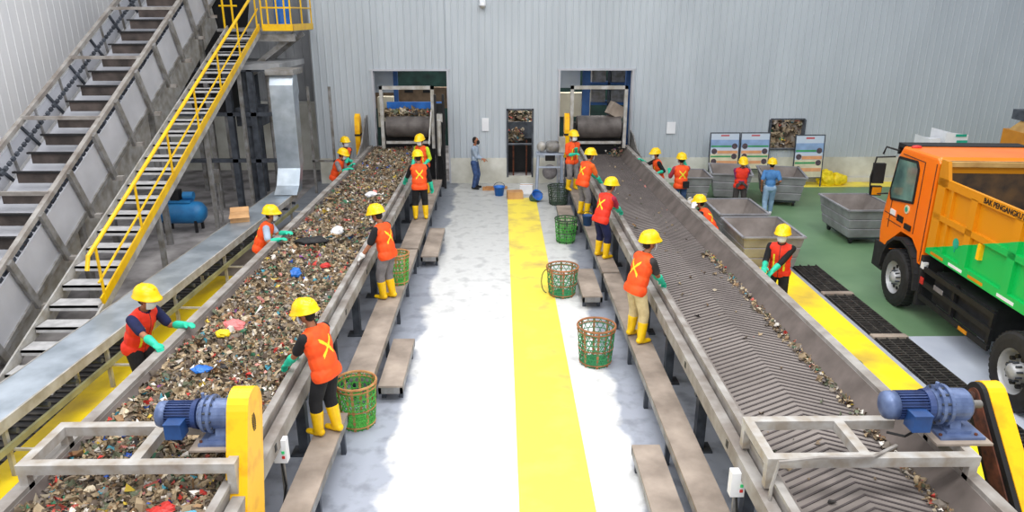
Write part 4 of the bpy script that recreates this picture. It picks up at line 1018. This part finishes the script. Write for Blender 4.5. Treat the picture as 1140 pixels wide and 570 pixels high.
# windscreen, visor, mirrors
ws = MB(); ws.faces([(0.15,1.945,1.72),(W-0.15,1.945,1.72),(W-0.2,1.745,2.72),(0.2,1.745,2.72)],[(0,1,2,3)],'glass'); ws.build('windscreen',None,tr)
MB().box(0.1,W-0.1,1.5,1.85,2.92,3.0,'black').box(0.1,W-0.1,1.84,1.9,2.78,3.0,'black').build('sun_visor',None,tr)
MB().ell((0.18,1.35,3.0),(0.1,0.05,0.04)).build('roof_lamp','plastic_red',tr)
for s, x in ((-1,0.0),(1,W)):
    MB().tube([(x,1.72,2.75),(x+s*0.28,1.9,2.7),(x+s*0.33,1.92,2.3),(x+s*0.3,1.92,1.95),(x,1.78,2.0)],0.018,6,'black').build('mirror_arm',None,tr)
    mm = MB().box(x+s*0.2-0.11,x+s*0.2+0.11,1.86,1.95,2.18,2.58,'black').box(x+s*0.2-0.1,x+s*0.2+0.1,1.86,1.95,1.93,2.12,'black'); mm.build('mirror',None,tr)
    MB().box(x+s*0.2-0.09,x+s*0.2+0.09,1.852,1.86,1.95,2.1,'ochre').build('mirror_glass',None,tr)
MB().tube([(0.1,1.8,2.85),(-0.1,1.95,2.9),(-0.12,2.0,2.75)],0.02,6,'black').build('kerb_mirror',None,tr)
# front fender, bumper, steps, mud guard
fe = MB(); arc = []
for i in range(9):
    a = PI*i/8; arc.append((0.86+0.72*math.cos(a),0.56+0.76*math.sin(a)))
for i in range(8):
    a, b2 = arc[i], arc[i+1]; fe.beam((0.16,a[0],a[1]),(0.16,b2[0],b2[1]),0.42,0.06,'rubber_black',up=(0,-math.cos(PI*(i+.5)/8)*-1,math.sin(PI*(i+.5)/8)))
fe.build('fender',None,tr)
MB().box(0.0,W,1.55,2.0,0.45,0.98,'rubber_black').build('bumper',None,tr)
MB().box(0.02,0.4,0.06,0.16,0.3,1.25,'rubber_black').build('mud_guard',None,tr)
MB().box(0.015,0.1,0.02,0.12,1.02,1.14,'white').build('filler_cap',None,tr)
MB().box(W/2-1.0,W/2+1.0,0.02,0.14,1.2,2.5,'rubber_black').build('air_intake',None,tr)
# dump body
YB = -5.3
def zb_(y): return 1.36
bd = MB()
def sidewall(x, s):
    # plate
    bd.box(min(x,x+s*0.04),max(x,x+s*0.04),YB,0,1.4,2.7,'bed_paint')
for x, s in ((0.06,1),(W-0.06,-1)): sidewall(x,s)
bd.box(0.06,W-0.06,-0.05,0.0,1.4,3.0,'bed_paint').box(0.06,W-0.06,YB,YB+0.05,1.4,2.7,'bed_paint')
bd.box(0.06,W-0.06,YB,0,1.36,1.42,'bed_paint')
bd.build('dump_body',None,tr)
for s, x in ((-1,0.0),(1,W)):
    q = MB(); xa, xb = (0.0,0.06) if s < 0 else (W-0.06,W)
    q.box(xa-0.0,xb,YB,0.03,2.58,2.72,'bed_paint'); q.box(xa,xb,YB,0.03,1.34,1.48,'bed_paint')
    q.box(xa,xb,-0.22,0.03,1.48,2.6,'bed_paint')
    for y in (-1.12,-2.28,-3.44,-4.6): q.box(xa,xb,y-0.09,y+0.09,1.48,2.6,'bed_paint')
    q.box(xa,xb,YB,0.0,2.0,2.1,'bed_paint'); q.box(xa+0.01,xb,-0.48,-0.40,1.48,2.6,'bed_paint')
    q.build('side_ribs',None,tr)
    q = MB().prism([(0.05,2.6),(0.05,3.02),(-0.16,3.02),(-0.28,2.7),(-0.28,2.6)],xa,xb,'ochre'); q.build('corner_gusset',None,tr)
MB().box(0.06,W-0.06,-0.12,0.04,2.92,3.0,'tan').build('headboard_cap',None,tr)
lin_ = MB().box(0.1,0.105,YB+0.05,-0.05,1.42,2.68,'bed_inside').box(W-0.105,W-0.1,YB+0.05,-0.05,1.42,2.68,'bed_inside').box(0.1,W-0.1,-0.056,-0.052,1.42,2.8,'bed_inside').box(0.1,W-0.1,YB+0.05,-0.05,1.425,1.44,'bed_inside'); lin_.build('body_lining',None,tr)
MB().box(0.05,W-0.05,0.06,0.12,2.93,2.97,'black').build('gap_shade',None,tr)  # shade in the gap between cab and headboard, put in as a black strip
for i,(y,c_) in enumerate(((-0.15,'ochre'),(-0.75,'white'),(-1.35,'ochre'),(-2.15,'white'),(-3.0,'ochre'),(-3.8,'white'))):
    MB().box(-0.004,0.0,y-0.42,y,1.37,1.42,c_).build('reflective_tape',None,tr)
MB().box(-0.004,0.06,-1.53,-1.45,1.72,1.98,'guard_yellow').build('side_lamp_bracket',None,tr)
q = MB().cyl((0.055,-0.75,1.75),(0.058,-0.75,1.75),0.09,n=20,m='teal'); q.box(0.05,0.057,-0.76,-0.74,1.6,1.7,'teal'); q.build('round_emblem',None,tr)
tc_ = bpy.data.curves.new('lettering','FONT'); tc_.body = 'BAK PENGANGKUT'; tc_.size = 0.118; tc_.extrude = 0.002; tc_.offset = 0.002
to = bpy.data.objects.new('tmp',tc_); C.objects.link(to)
bpy.context.view_layer.update()
me = bpy.data.meshes.new_from_object(to.evaluated_get(bpy.context.evaluated_depsgraph_get())); bpy.data.objects.remove(to)
me.materials.clear(); me.materials.append(MATS['black'])
lt = bpy.data.objects.new('lettering',me); C.objects.link(lt); lt.parent = tr
lt.rotation_euler = (PI/2,0,-PI/2); lt.location = (-0.004,-1.36,2.612)

# second truck, only its front corner shows
t2 = thing('dump_truck','corner of a second orange truck with grey top behind the first truck','truck',(13.5,17.4,0),-0.07)
MB().box(0,2.4,0,2.0,0.6,2.45,'ochre').build('body_front',None,t2)
q = MB(); q.faces([(0.02,0.0,2.45),(2.4,0.0,2.45),(2.4,1.8,2.45),(0.02,1.8,2.45),(0.15,0.35,2.75),(2.4,0.35,2.75),(2.4,1.5,2.75),(0.15,1.5,2.75)],[(0,1,5,4),(1,2,6,5),(2,3,7,6),(3,0,4,7),(4,5,6,7)],'tan'); q.build('load_edge',None,t2)
MB().box(0.1,2.4,0.5,1.9,2.72,2.98,'steel_dark').build('tarp_roll',None,t2)
MB().box(-0.08,0.0,0.2,0.3,0.6,2.6,'rust').build('side_post',None,t2)
for y in (0.4,1.6):
    MB().cyl((0.05,y,0.5),(0.35,y,0.5),0.5,n=24,m='rubber_black').build('wheel',None,t2)

# ---------------------------------------------------------------- people
def remesh(q, voxel, smooth=4, cut=None):
    bmesh.ops.recalc_face_normals(q.bm, faces=q.bm.faces)
    me = bpy.data.meshes.new('tmp'); q.bm.to_mesh(me); q.bm.free()
    o = bpy.data.objects.new('tmp', me); C.objects.link(o)
    r = o.modifiers.new('r','REMESH'); r.mode = 'VOXEL'; r.voxel_size = voxel
    if smooth: sm = o.modifiers.new('s','SMOOTH'); sm.iterations = smooth; sm.factor = 0.5
    bpy.context.view_layer.update()
    out = bpy.data.meshes.new_from_object(o.evaluated_get(bpy.context.evaluated_depsgraph_get()))
    bpy.data.objects.remove(o); bpy.data.meshes.remove(me)
    out.polygons.foreach_set('use_smooth',[True]*len(out.polygons))
    return out
def put(me, name, mats, parent, **tags):
    if mats: me.materials.clear()
    for m in ([] if mats is None else mats if isinstance(mats,(list,tuple)) else [mats]): me.materials.append(MATS[m])
    o = bpy.data.objects.new(name, me); C.objects.link(o); o.parent = parent
    for k, v in tags.items(): o[k] = v
    return o
def ik(a, c, l1, l2, pole):
    d = c-a; L = min(d.length, (l1+l2)*0.995); dn = d.normalized(); c = a+dn*L
    x = (l1*l1-l2*l2+L*L)/(2*L); h = math.sqrt(max(l1*l1-x*x,0)); p = (pole-dn*pole.dot(dn))
    p = p.normalized() if p.length > 1e-5 else dn.orthogonal()
    return a+dn*x+p*h, c
def hand(q, wr, d, n, side, k=1.0):
    # palm + five fingers; d = along hand, n = back of the hand, side = +1 right / -1 left
    d = d.normalized(); n = (n-d*n.dot(d)).normalized(); s = d.cross(n)*side  # towards the little finger side flipped below
    q.capsule(wr-d*0.01, wr+d*0.03, 0.028*k, 0.032*k, 10, 0.7, s)
    q.capsule(wr+d*0.035, wr+d*0.07, 0.040*k, 0.040*k, 12, 0.42, s)
    for i, L in enumerate((0.068,0.078,0.072,0.056)):
        b = wr+d*(0.085-0.004*abs(i-1.2))+s*((i-1.5)*-0.022)
        d1 = (d*0.93-n*0.36+s*(1.5-i)*0.05).normalized(); d2 = (d*0.62-n*0.78).normalized()
        m1 = b+d1*L*0.55; q.capsule(b,m1,0.0110*k,0.0100*k,8); q.capsule(m1,m1+d2*L*0.5,0.0100*k,0.0088*k,8)
    b = wr+d*0.025+s*0.030; m1 = b+(d*0.6+s*0.75-n*0.2).normalized()*0.038
    q.capsule(b,m1,0.0145*k,0.0125*k,8); q.capsule(m1,m1+(d*0.93+s*0.2-n*0.35).normalized()*0.032,0.012*k,0.0105*k,8)

def person(label, feet, heading, lean=10, hands=(None,None), h=1.66, stance=0.13, stride=0.0, turn=0, nod=12, twist=0, crouch=0.0,
           shirt='cloth_black', sleeve='short', trousers='cloth_black', vest='vest_orange', gloves='glove_mint', boots='boot', mask='white', hat='hat', stripe='hi_vis', pouch=False, roll=0.0):
    th = math.radians(heading); s = h/1.66
    root = thing('person',label,'person',feet,-th)
    loc = lambda w_: Matrix.Rotation(th,3,'Z') @ (V(w_)-V(feet))/1.0
    ln = math.radians(lean); RT = Matrix.Rotation(math.radians(-twist),3,'Z') @ Matrix.Rotation(-ln,3,'X') @ Matrix.Rotation(roll,3,'Y')
    P = V((0,-0.16*math.sin(ln),0.885*s-crouch))
    tp = lambda x,y,z: P+RT @ V((x*s,y*s,z*s))
    N = tp(0,-0.005,0.50)
    RH = Matrix.Rotation(math.radians(-turn),3,'Z') @ Matrix.Rotation(-math.radians(nod),3,'X')
    hc = N+RT @ V((0,0.01,0.05*s))+RH @ V((0,0.02,0.125))*s
    sh = {k: tp(k*0.185,0,0.435) for k in (-1,1)}; hp = {k: P+RT @ V((k*0.088*s,0,-0.03*s)) for k in (-1,1)}
    hp = {k: P+V((k*0.088*s,0,-0.03*s)) for k in (-1,1)}
    ank = {-1: V((-stance,stride,0.085)), 1: V((stance,-stride,0.085))}
    A = {}; Lg = {}
    for k in (-1,1):
        tgt = hands[0] if k < 0 else hands[1]
        if tgt is None: tg = sh[k]+V((k*0.09,0.10,-0.50))*s
        elif len(tgt) == 4: tg = tp(tgt[0],tgt[1],tgt[2])     # torso-frame target
        else: tg = loc(tgt)
        el, wr = ik(sh[k], tg, 0.285*s, 0.255*s, V((k*0.30,-0.6,-1.0)))
        A[k] = (sh[k],el,wr)
        kn, an = ik(hp[k], ank[k], 0.402*s, 0.385*s, V((k*0.15,1,0)))
        Lg[k] = (hp[k],kn,an)
    bare = gloves is None
    # ---- body
    q = MB()
    q.ell(tp(0,0,0.33),(0.148*s,0.098*s,0.19*s),RT); q.ell(tp(0,0.005,0.13),(0.125*s,0.095*s,0.16*s),RT); q.ell(P,(0.14*s,0.1*s,0.11*s),RT)
    q.capsule(sh[-1],sh[1],0.052*s,0.052*s); q.capsule(tp(0,-0.01,0.42),N+RT@V((0,0.012,0.07)),0.058*s,0.05*s)
    Hd = lambda x,y,z: hc+RH @ V((x,y,z))*s
    q.ell(Hd(0,-0.012,0.02),(0.076*s,0.094*s,0.095*s),RH,18,12); q.ell(Hd(0,0.022,-0.045),(0.055*s,0.062*s,0.062*s),RH,16,10)
    q.capsule(Hd(0,0.084,0.005),Hd(0,0.103,-0.028),0.010*s,0.014*s,8); q.ell(Hd(0,0.08,-0.062),(0.024*s,0.012*s,0.009*s),RH,10,6)
    for k in (-1,1): q.ell(Hd(k*0.077,-0.008,-0.008),(0.011*s,0.02*s,0.031*s),RH,8,6)
    for k in (-1,1):
        a,e,w_ = A[k]; q.capsule(a,e,0.048*s,0.040*s); q.capsule(e,w_,0.041*s,0.028*s)
        a,e,f = Lg[k]; q.capsule(a,e,0.075*s,0.05*s); q.capsule(e,f,0.05*s,0.035*s); q.capsule(f+V((0,-0.03,-0.03)),f+V((0,0.11,-0.045)),0.032,0.028)
        fd = (A[k][2]-A[k][1]).normalized()
        up = V((0,0,1)) if abs(fd.z) < 0.8 else V((k*0.8,0.6,0))
        if bare: hand(q,A[k][2],fd,up,-k)
        else: q.capsule(w_ if False else A[k][2],A[k][2]+fd*0.07,0.026,0.022)
    put(remesh(q,0.0085 if bare else 0.0105,3),'body','skin',root)
    # ---- clothes
    q = MB()
    q.ell(tp(0,0,0.33),(0.172*s,0.122*s,0.20*s),RT); q.ell(tp(0,0.005,0.12),(0.155*s,0.122*s,0.17*s),RT); q.ell(tp(0,0,0.0),(0.150*s,0.112*s,0.10*s),RT)
    q.capsule(sh[-1],sh[1],0.066*s,0.066*s); q.capsule(tp(0,-0.008,0.42),tp(0,-0.004,0.49),0.062*s,0.058*s)
    for k in (-1,1):
        a,e,w_ = A[k]
        if sleeve == 'short': q.capsule(a,a.lerp(e,0.78),0.069*s,0.066*s)
        else: q.capsule(a,e,0.068*s,0.056*s); q.capsule(e,e.lerp(w_,0.85),0.056*s,0.042*s)
    put(remesh(q,0.011,3),'shirt',shirt,root)
    q = MB(); q.ell(tp(0,0,-0.02),(0.158*s,0.118*s,0.10*s),RT)
    q.ell(P+V((0,-0.01,-0.06))*s,(0.155*s,0.118*s,0.10*s))
    for k in (-1,1):
        a,e,f = Lg[k]; q.capsule(a,e,0.104*s,0.082*s,14); q.capsule(e,e.lerp(f,0.62 if boots == 'boot' else 0.95),0.082*s,0.070*s,14)
    put(remesh(q,0.011,3),'trousers',trousers,root)
    for k in (-1,1):
        a,e,f = Lg[k]; q = MB(); sd = (f-e).normalized()
        if boots == 'boot':
            q.capsule(f-sd*0.25*s,f-sd*0.02,0.080*s,0.062*s,14)
        q.capsule(f+V((0,-0.035,-0.025)),f+V((0,0.03,-0.015)),0.05,0.052,12); q.capsule(f+V((0,0.02,-0.042)),f+V((0,0.15,-0.047)),0.046,0.040,12,0.85,V((1,0,0)))
        zmin = f.z-0.085
        me = remesh(q,0.010,2)
        for v in me.vertices: v.co.z = max(v.co.z, zmin)
        put(me,'boot' if boots == 'boot' else 'shoe',boots or 'cloth_black',root)
        if not bare:
            a,e,w_ = A[k]; fd = (w_-e).normalized(); up = V((0,0,1)) if abs(fd.z) < 0.8 else V((k*0.8,0.6,0))
            q = MB(); hand(q,w_,fd,up,-k,1.38)
            q.capsule(e.lerp(w_,0.45 if gloves == 'glove_mint' else 0.85),w_,0.056*s,0.042*s,12)
            put(remesh(q,0.0065,2),'glove',gloves,root)
    if vest:
        q = MB()
        q.ell(tp(0,0,0.30),(0.200*s,0.150*s,0.25*s),RT); q.ell(tp(0,0.0,0.10),(0.190*s,0.150*s,0.22*s),RT); q.capsule(tp(-0.075,0,-0.05),tp(0.075,0,-0.05),0.138*s,0.138*s,14)
        for k in (-1,1): q.capsule(tp(k*0.05,0,0.442),tp(k*0.150,0,0.418),0.084*s,0.086*s,14)
        me = remesh(q,0.0115,3)
        for mm_ in (vest,stripe or vest,'cloth_dark'): me.materials.append(MATS[mm_])
        bm = bmesh.new(); bm.from_mesh(me)
        inv = RT.inverted()
        for cz, nn_ in ((0.53,V((0,0,1))),(-0.115,V((0,0,-1)))):
            bmesh.ops.bisect_plane(bm, geom=bm.verts[:]+bm.edges[:]+bm.faces[:], plane_co=tp(0,0,cz), plane_no=RT@nn_, clear_outer=True)
        dl_ = [f for f in bm.faces if (inv @ (f.calc_center_median()-P)/s).z > 0.455 and math.hypot((inv @ (f.calc_center_median()-P)/s).x, (inv @ (f.calc_center_median()-P)/s).y-0.01) < 0.072]
        bmesh.ops.delete(bm, geom=dl_, context='FACES')
        for f in bm.faces:
            c = inv @ (f.calc_center_median()-P)/s; f.smooth = True
            u, v_, w2 = c.x, c.z, c.y
            f.material_index = 0
            if stripe:
                if w2 < -0.05 and abs(abs(u)*1.1-abs(v_-0.27)) < 0.024 and abs(u) < 0.09: f.material_index = 1
                if w2 > 0.03 and 0.075 < abs(u) < 0.105 and 0.02 < v_ < 0.34: f.material_index = 1
                if w2 > 0.0 and abs(u) < 0.006: f.material_index = 2
        bm.to_mesh(me); bm.free()
        put(me,'safety_vest',None,root)
    if pouch:
        q = MB(); q.box(-0.08,0.08,-0.04,0.04,-0.09,0.09); o = q.build('waist_pouch','cloth_black',root); o.location = tp(0.09,-0.165,0.0)
    # ---- head gear
    q = MB()
    q.ell(Hd(0,-0.028,0.03),(0.083*s,0.088*s,0.093*s),RH,16,10); q.ell(Hd(0,-0.045,-0.03),(0.068*s,0.06*s,0.06*s),RH,14,8)
    put(remesh(q,0.010,2),'hair','hair',root)
    for k in (-1,1):
        q = MB().ell(Hd(k*0.031,0.077,0.008),(0.013,0.008,0.006),RH,10,6); q.build('eye','black',root,smooth=True)
    if mask:
        q = MB(); n1, n2 = 10, 8; vs_, fs_ = [], []
        for i in range(n2+1):
            ph = -1.0+2.0*i/n2
            for j in range(n1+1):
                a = -1.25+2.5*j/n1; bulge = 1+0.16*math.cos(a)*math.cos(ph*1.3)
                vs_.append(Hd(0.078*math.sin(a)*math.cos(ph*0.6)*1.06, 0.014+0.090*math.cos(a)*math.cos(ph*0.6)*bulge+0.014, -0.040+0.066*ph))
        for i in range(n2):
            for j in range(n1): fs_.append((i*(n1+1)+j,i*(n1+1)+j+1,(i+1)*(n1+1)+j+1,(i+1)*(n1+1)+j))
        q.faces(vs_,fs_); q.build('face_mask',mask,root,smooth=True)
    if hat:
        o = helmet_mesh('hard_hat',hat,root); o.scale = (1.02*s,)*3
        o.matrix_local = Matrix.Translation(Hd(0,-0.008,0.052)) @ (RH @ Matrix.Rotation(math.radians(4),3,'X')).to_4x4() @ Matrix.Scale(1.02*s,4)
    return root

T_ = True
# inner side of the left belt (on the platforms)
person('worker in orange vest, black shirt and black trousers beside the large green basket',(-2.14,7.72,0.5),-66,15,((-2.66,7.86,1.30),(-2.58,8.15,1.33)),1.70,stance=0.09,shirt='cloth_black',trousers='cloth_black',nod=15,turn=-5,stride=0.07)
person('worker in orange vest and grey trousers with white gloves, on the left platform',(-2.06,12.15,0.5),-66,12,((-2.46,11.95,1.36),(-2.42,12.25,1.4)),1.68,stance=0.08,shirt='cloth_black',trousers='cloth_grey',gloves='glove_white',nod=17,stride=0.05)
person('worker seen from behind with yellow cross on orange vest and black trousers, far left platform',(-2.02,17.45,0.5),-10,6,((-2.46,17.85,1.32),(-1.72,17.55,1.25)),1.66,shirt='cloth_black',sleeve='long',nod=12,turn=-15)
person('masked worker facing the camera with lime sleeve near the left opening',(-2.22,20.2,0.5),-152,8,((-2.1,19.85,1.45),(-2.48,19.95,1.36)),1.64,shirt='cloth_lime',sleeve='long',trousers='cloth_dark',nod=12)
# outer side of the left belt
person('worker in navy shirt and red vest leaning on the waste belt, nearest on the left',(-4.93,9.0,0.2),108,23,((-4.34,9.1,1.36),(-4.42,8.42,1.36)),1.77,shirt='cloth_navy',vest='vest_red',nod=12,turn=-5)
person('worker in pale shirt and orange vest reaching over the waste belt with mint gloves',(-4.66,13.5,0.2),82,24,((-4.18,13.45,1.36),(-4.22,13.1,1.33)),1.66,shirt='cloth_pale',trousers='cloth_jeans',nod=7)
person('worker in grey shirt bending over the far end of the waste belt',(-4.62,20.0,0.2),100,22,((-4.2,20.0,1.36),(-4.22,19.6,1.33)),1.62,shirt='cloth_grey',nod=22)
person('masked worker in dark sleeves behind the bending one at the far left belt',(-4.72,21.6,0.2),135,8,((0.12,0.3,0.22,0),(-0.08,0.3,0.15,0)),1.64,shirt='cloth_dark',sleeve='long',nod=2)
# by the wall
person('man in pale blue shirt, jeans and black mask standing by the wall',(-0.85,22.9,0),105,2,((0.05,0.28,0.12,0),(-0.02,0.3,0.10,0)),1.66,shirt='cloth_pale',sleeve='long',trousers='cloth_jeans',vest=None,gloves=None,boots='cloth_black',mask='cloth_black',hat=None,nod=5)
# inner side of the right belt
person('worker in orange vest and khaki trousers, nearest on the right platform',(2.12,10.35,0.5),66,17,((2.54,10.9,1.30),(2.56,10.55,1.33)),1.72,stance=0.17,shirt='cloth_dark',trousers='cloth_khaki',nod=3,stride=0.02)
person('worker in maroon shirt and red vest with navy trousers, second on the right platform',(2.12,14.4,0.5),58,20,((2.52,14.95,1.36),(2.56,14.75,1.36)),1.66,shirt='cloth_maroon',trousers='cloth_navy',vest='vest_red',nod=9)
person('worker with orange sleeves and grey trousers, third on the right platform',(2.10,17.75,0.5),58,18,((2.48,18.1,1.36),(2.52,17.85,1.36)),1.66,shirt='cloth_orange',sleeve='short',trousers='cloth_grey',nod=9)
person('masked worker facing the aisle near the right opening with hands raised in front',(2.06,20.6,0.5),150,2,((0.03,0.22,0.34,0),(0.10,0.25,0.22,0)),1.66,shirt='vest_orange',trousers='cloth_grey',nod=2)
# outer side of the right belt
person('masked worker in red vest and black sleeves facing the camera behind the right belt',(4.95,12.0,0.2),-150,8,((4.72,11.74,1.12),(4.60,11.78,1.20)),1.64,shirt='cloth_black',sleeve='long',vest='vest_red',nod=2)
person('worker in dark shirt with white gloves crouching behind the right belt',(4.66,15.5,0.0),-60,30,((4.28,15.45,1.32),(4.3,15.8,1.32)),1.60,crouch=0.05,gloves='glove_white',nod=12)
person('worker seen from behind in rose shirt and orange vest with raised glove',(5.0,19.55,0),-5,6,((4.75,19.9,1.2),(0.17,0.28,0.58,0)),1.68,shirt='cloth_rose',sleeve='long',trousers='cloth_jeans',nod=2,pouch=True)
person('worker with dark sleeves stretching an arm over the far end of the right belt',(4.62,20.75,0),-95,12,((4.55,20.35,1.05),(4.12,20.75,1.33)),1.62,shirt='cloth_black',sleeve='long',nod=7)
person('man in plum sleeves and red vest standing between the steel skips',(6.75,19.75,0),-170,4,((0.05,0.2,0.08,0),(-0.05,0.2,0.08,0)),1.56,shirt='cloth_plum',sleeve='long',trousers='cloth_dark',vest='vest_red',nod=17,boots='cloth_black',gloves='cloth_dark',stripe=None,mask=None)
person('man in blue denim shirt and light jeans walking by the skips',(7.5,19.5,0),12,8,((-0.24,0.04,-0.02,0),(0.25,0.12,0.12,0)),1.54,shirt='cloth_denim',trousers='cloth_lightjeans',vest=None,gloves=None,boots='white',stride=-0.13,stance=0.09,nod=2,mask=None)

GROUPS = {'wicker_basket':'baskets for picked out waste','waste_skip':'steel waste skips behind the right belt','standing_platform':'standing platforms along the belts',
  'step_platform':'low steps beside the platforms','information_board':'information boards by the wall','cardboard_box':'cardboard boxes','bucket':'blue buckets','wrapper':'loose wrappers on the waste',
  'plastic_bag':'plastic bags on the waste','plastic_sack':'yellow plastic sacks','wrapped_stack':'white wrapped stacks','chain_guard':'yellow chain guards','drive_motor':'belt drive motors','motor_gantry':'motor gantries','control_box':'switch boxes at the drives',
  'belt_conveyor':'sorting belts','dump_truck':'orange dump trucks','portal_frame':'portal frames in the openings','roller_drum':'drums in the openings','notice':'paper notices on the wall','side_plate':'curved side plates'}
for o in bpy.data.objects:
    if o.parent is None and 'label' in o.keys():
        b = o.name.split('.')[0]
        if b in GROUPS: o['group'] = GROUPS[b]
        if b == 'person' and 'worker' in o['label']: o['group'] = 'workers sorting waste along the belts'
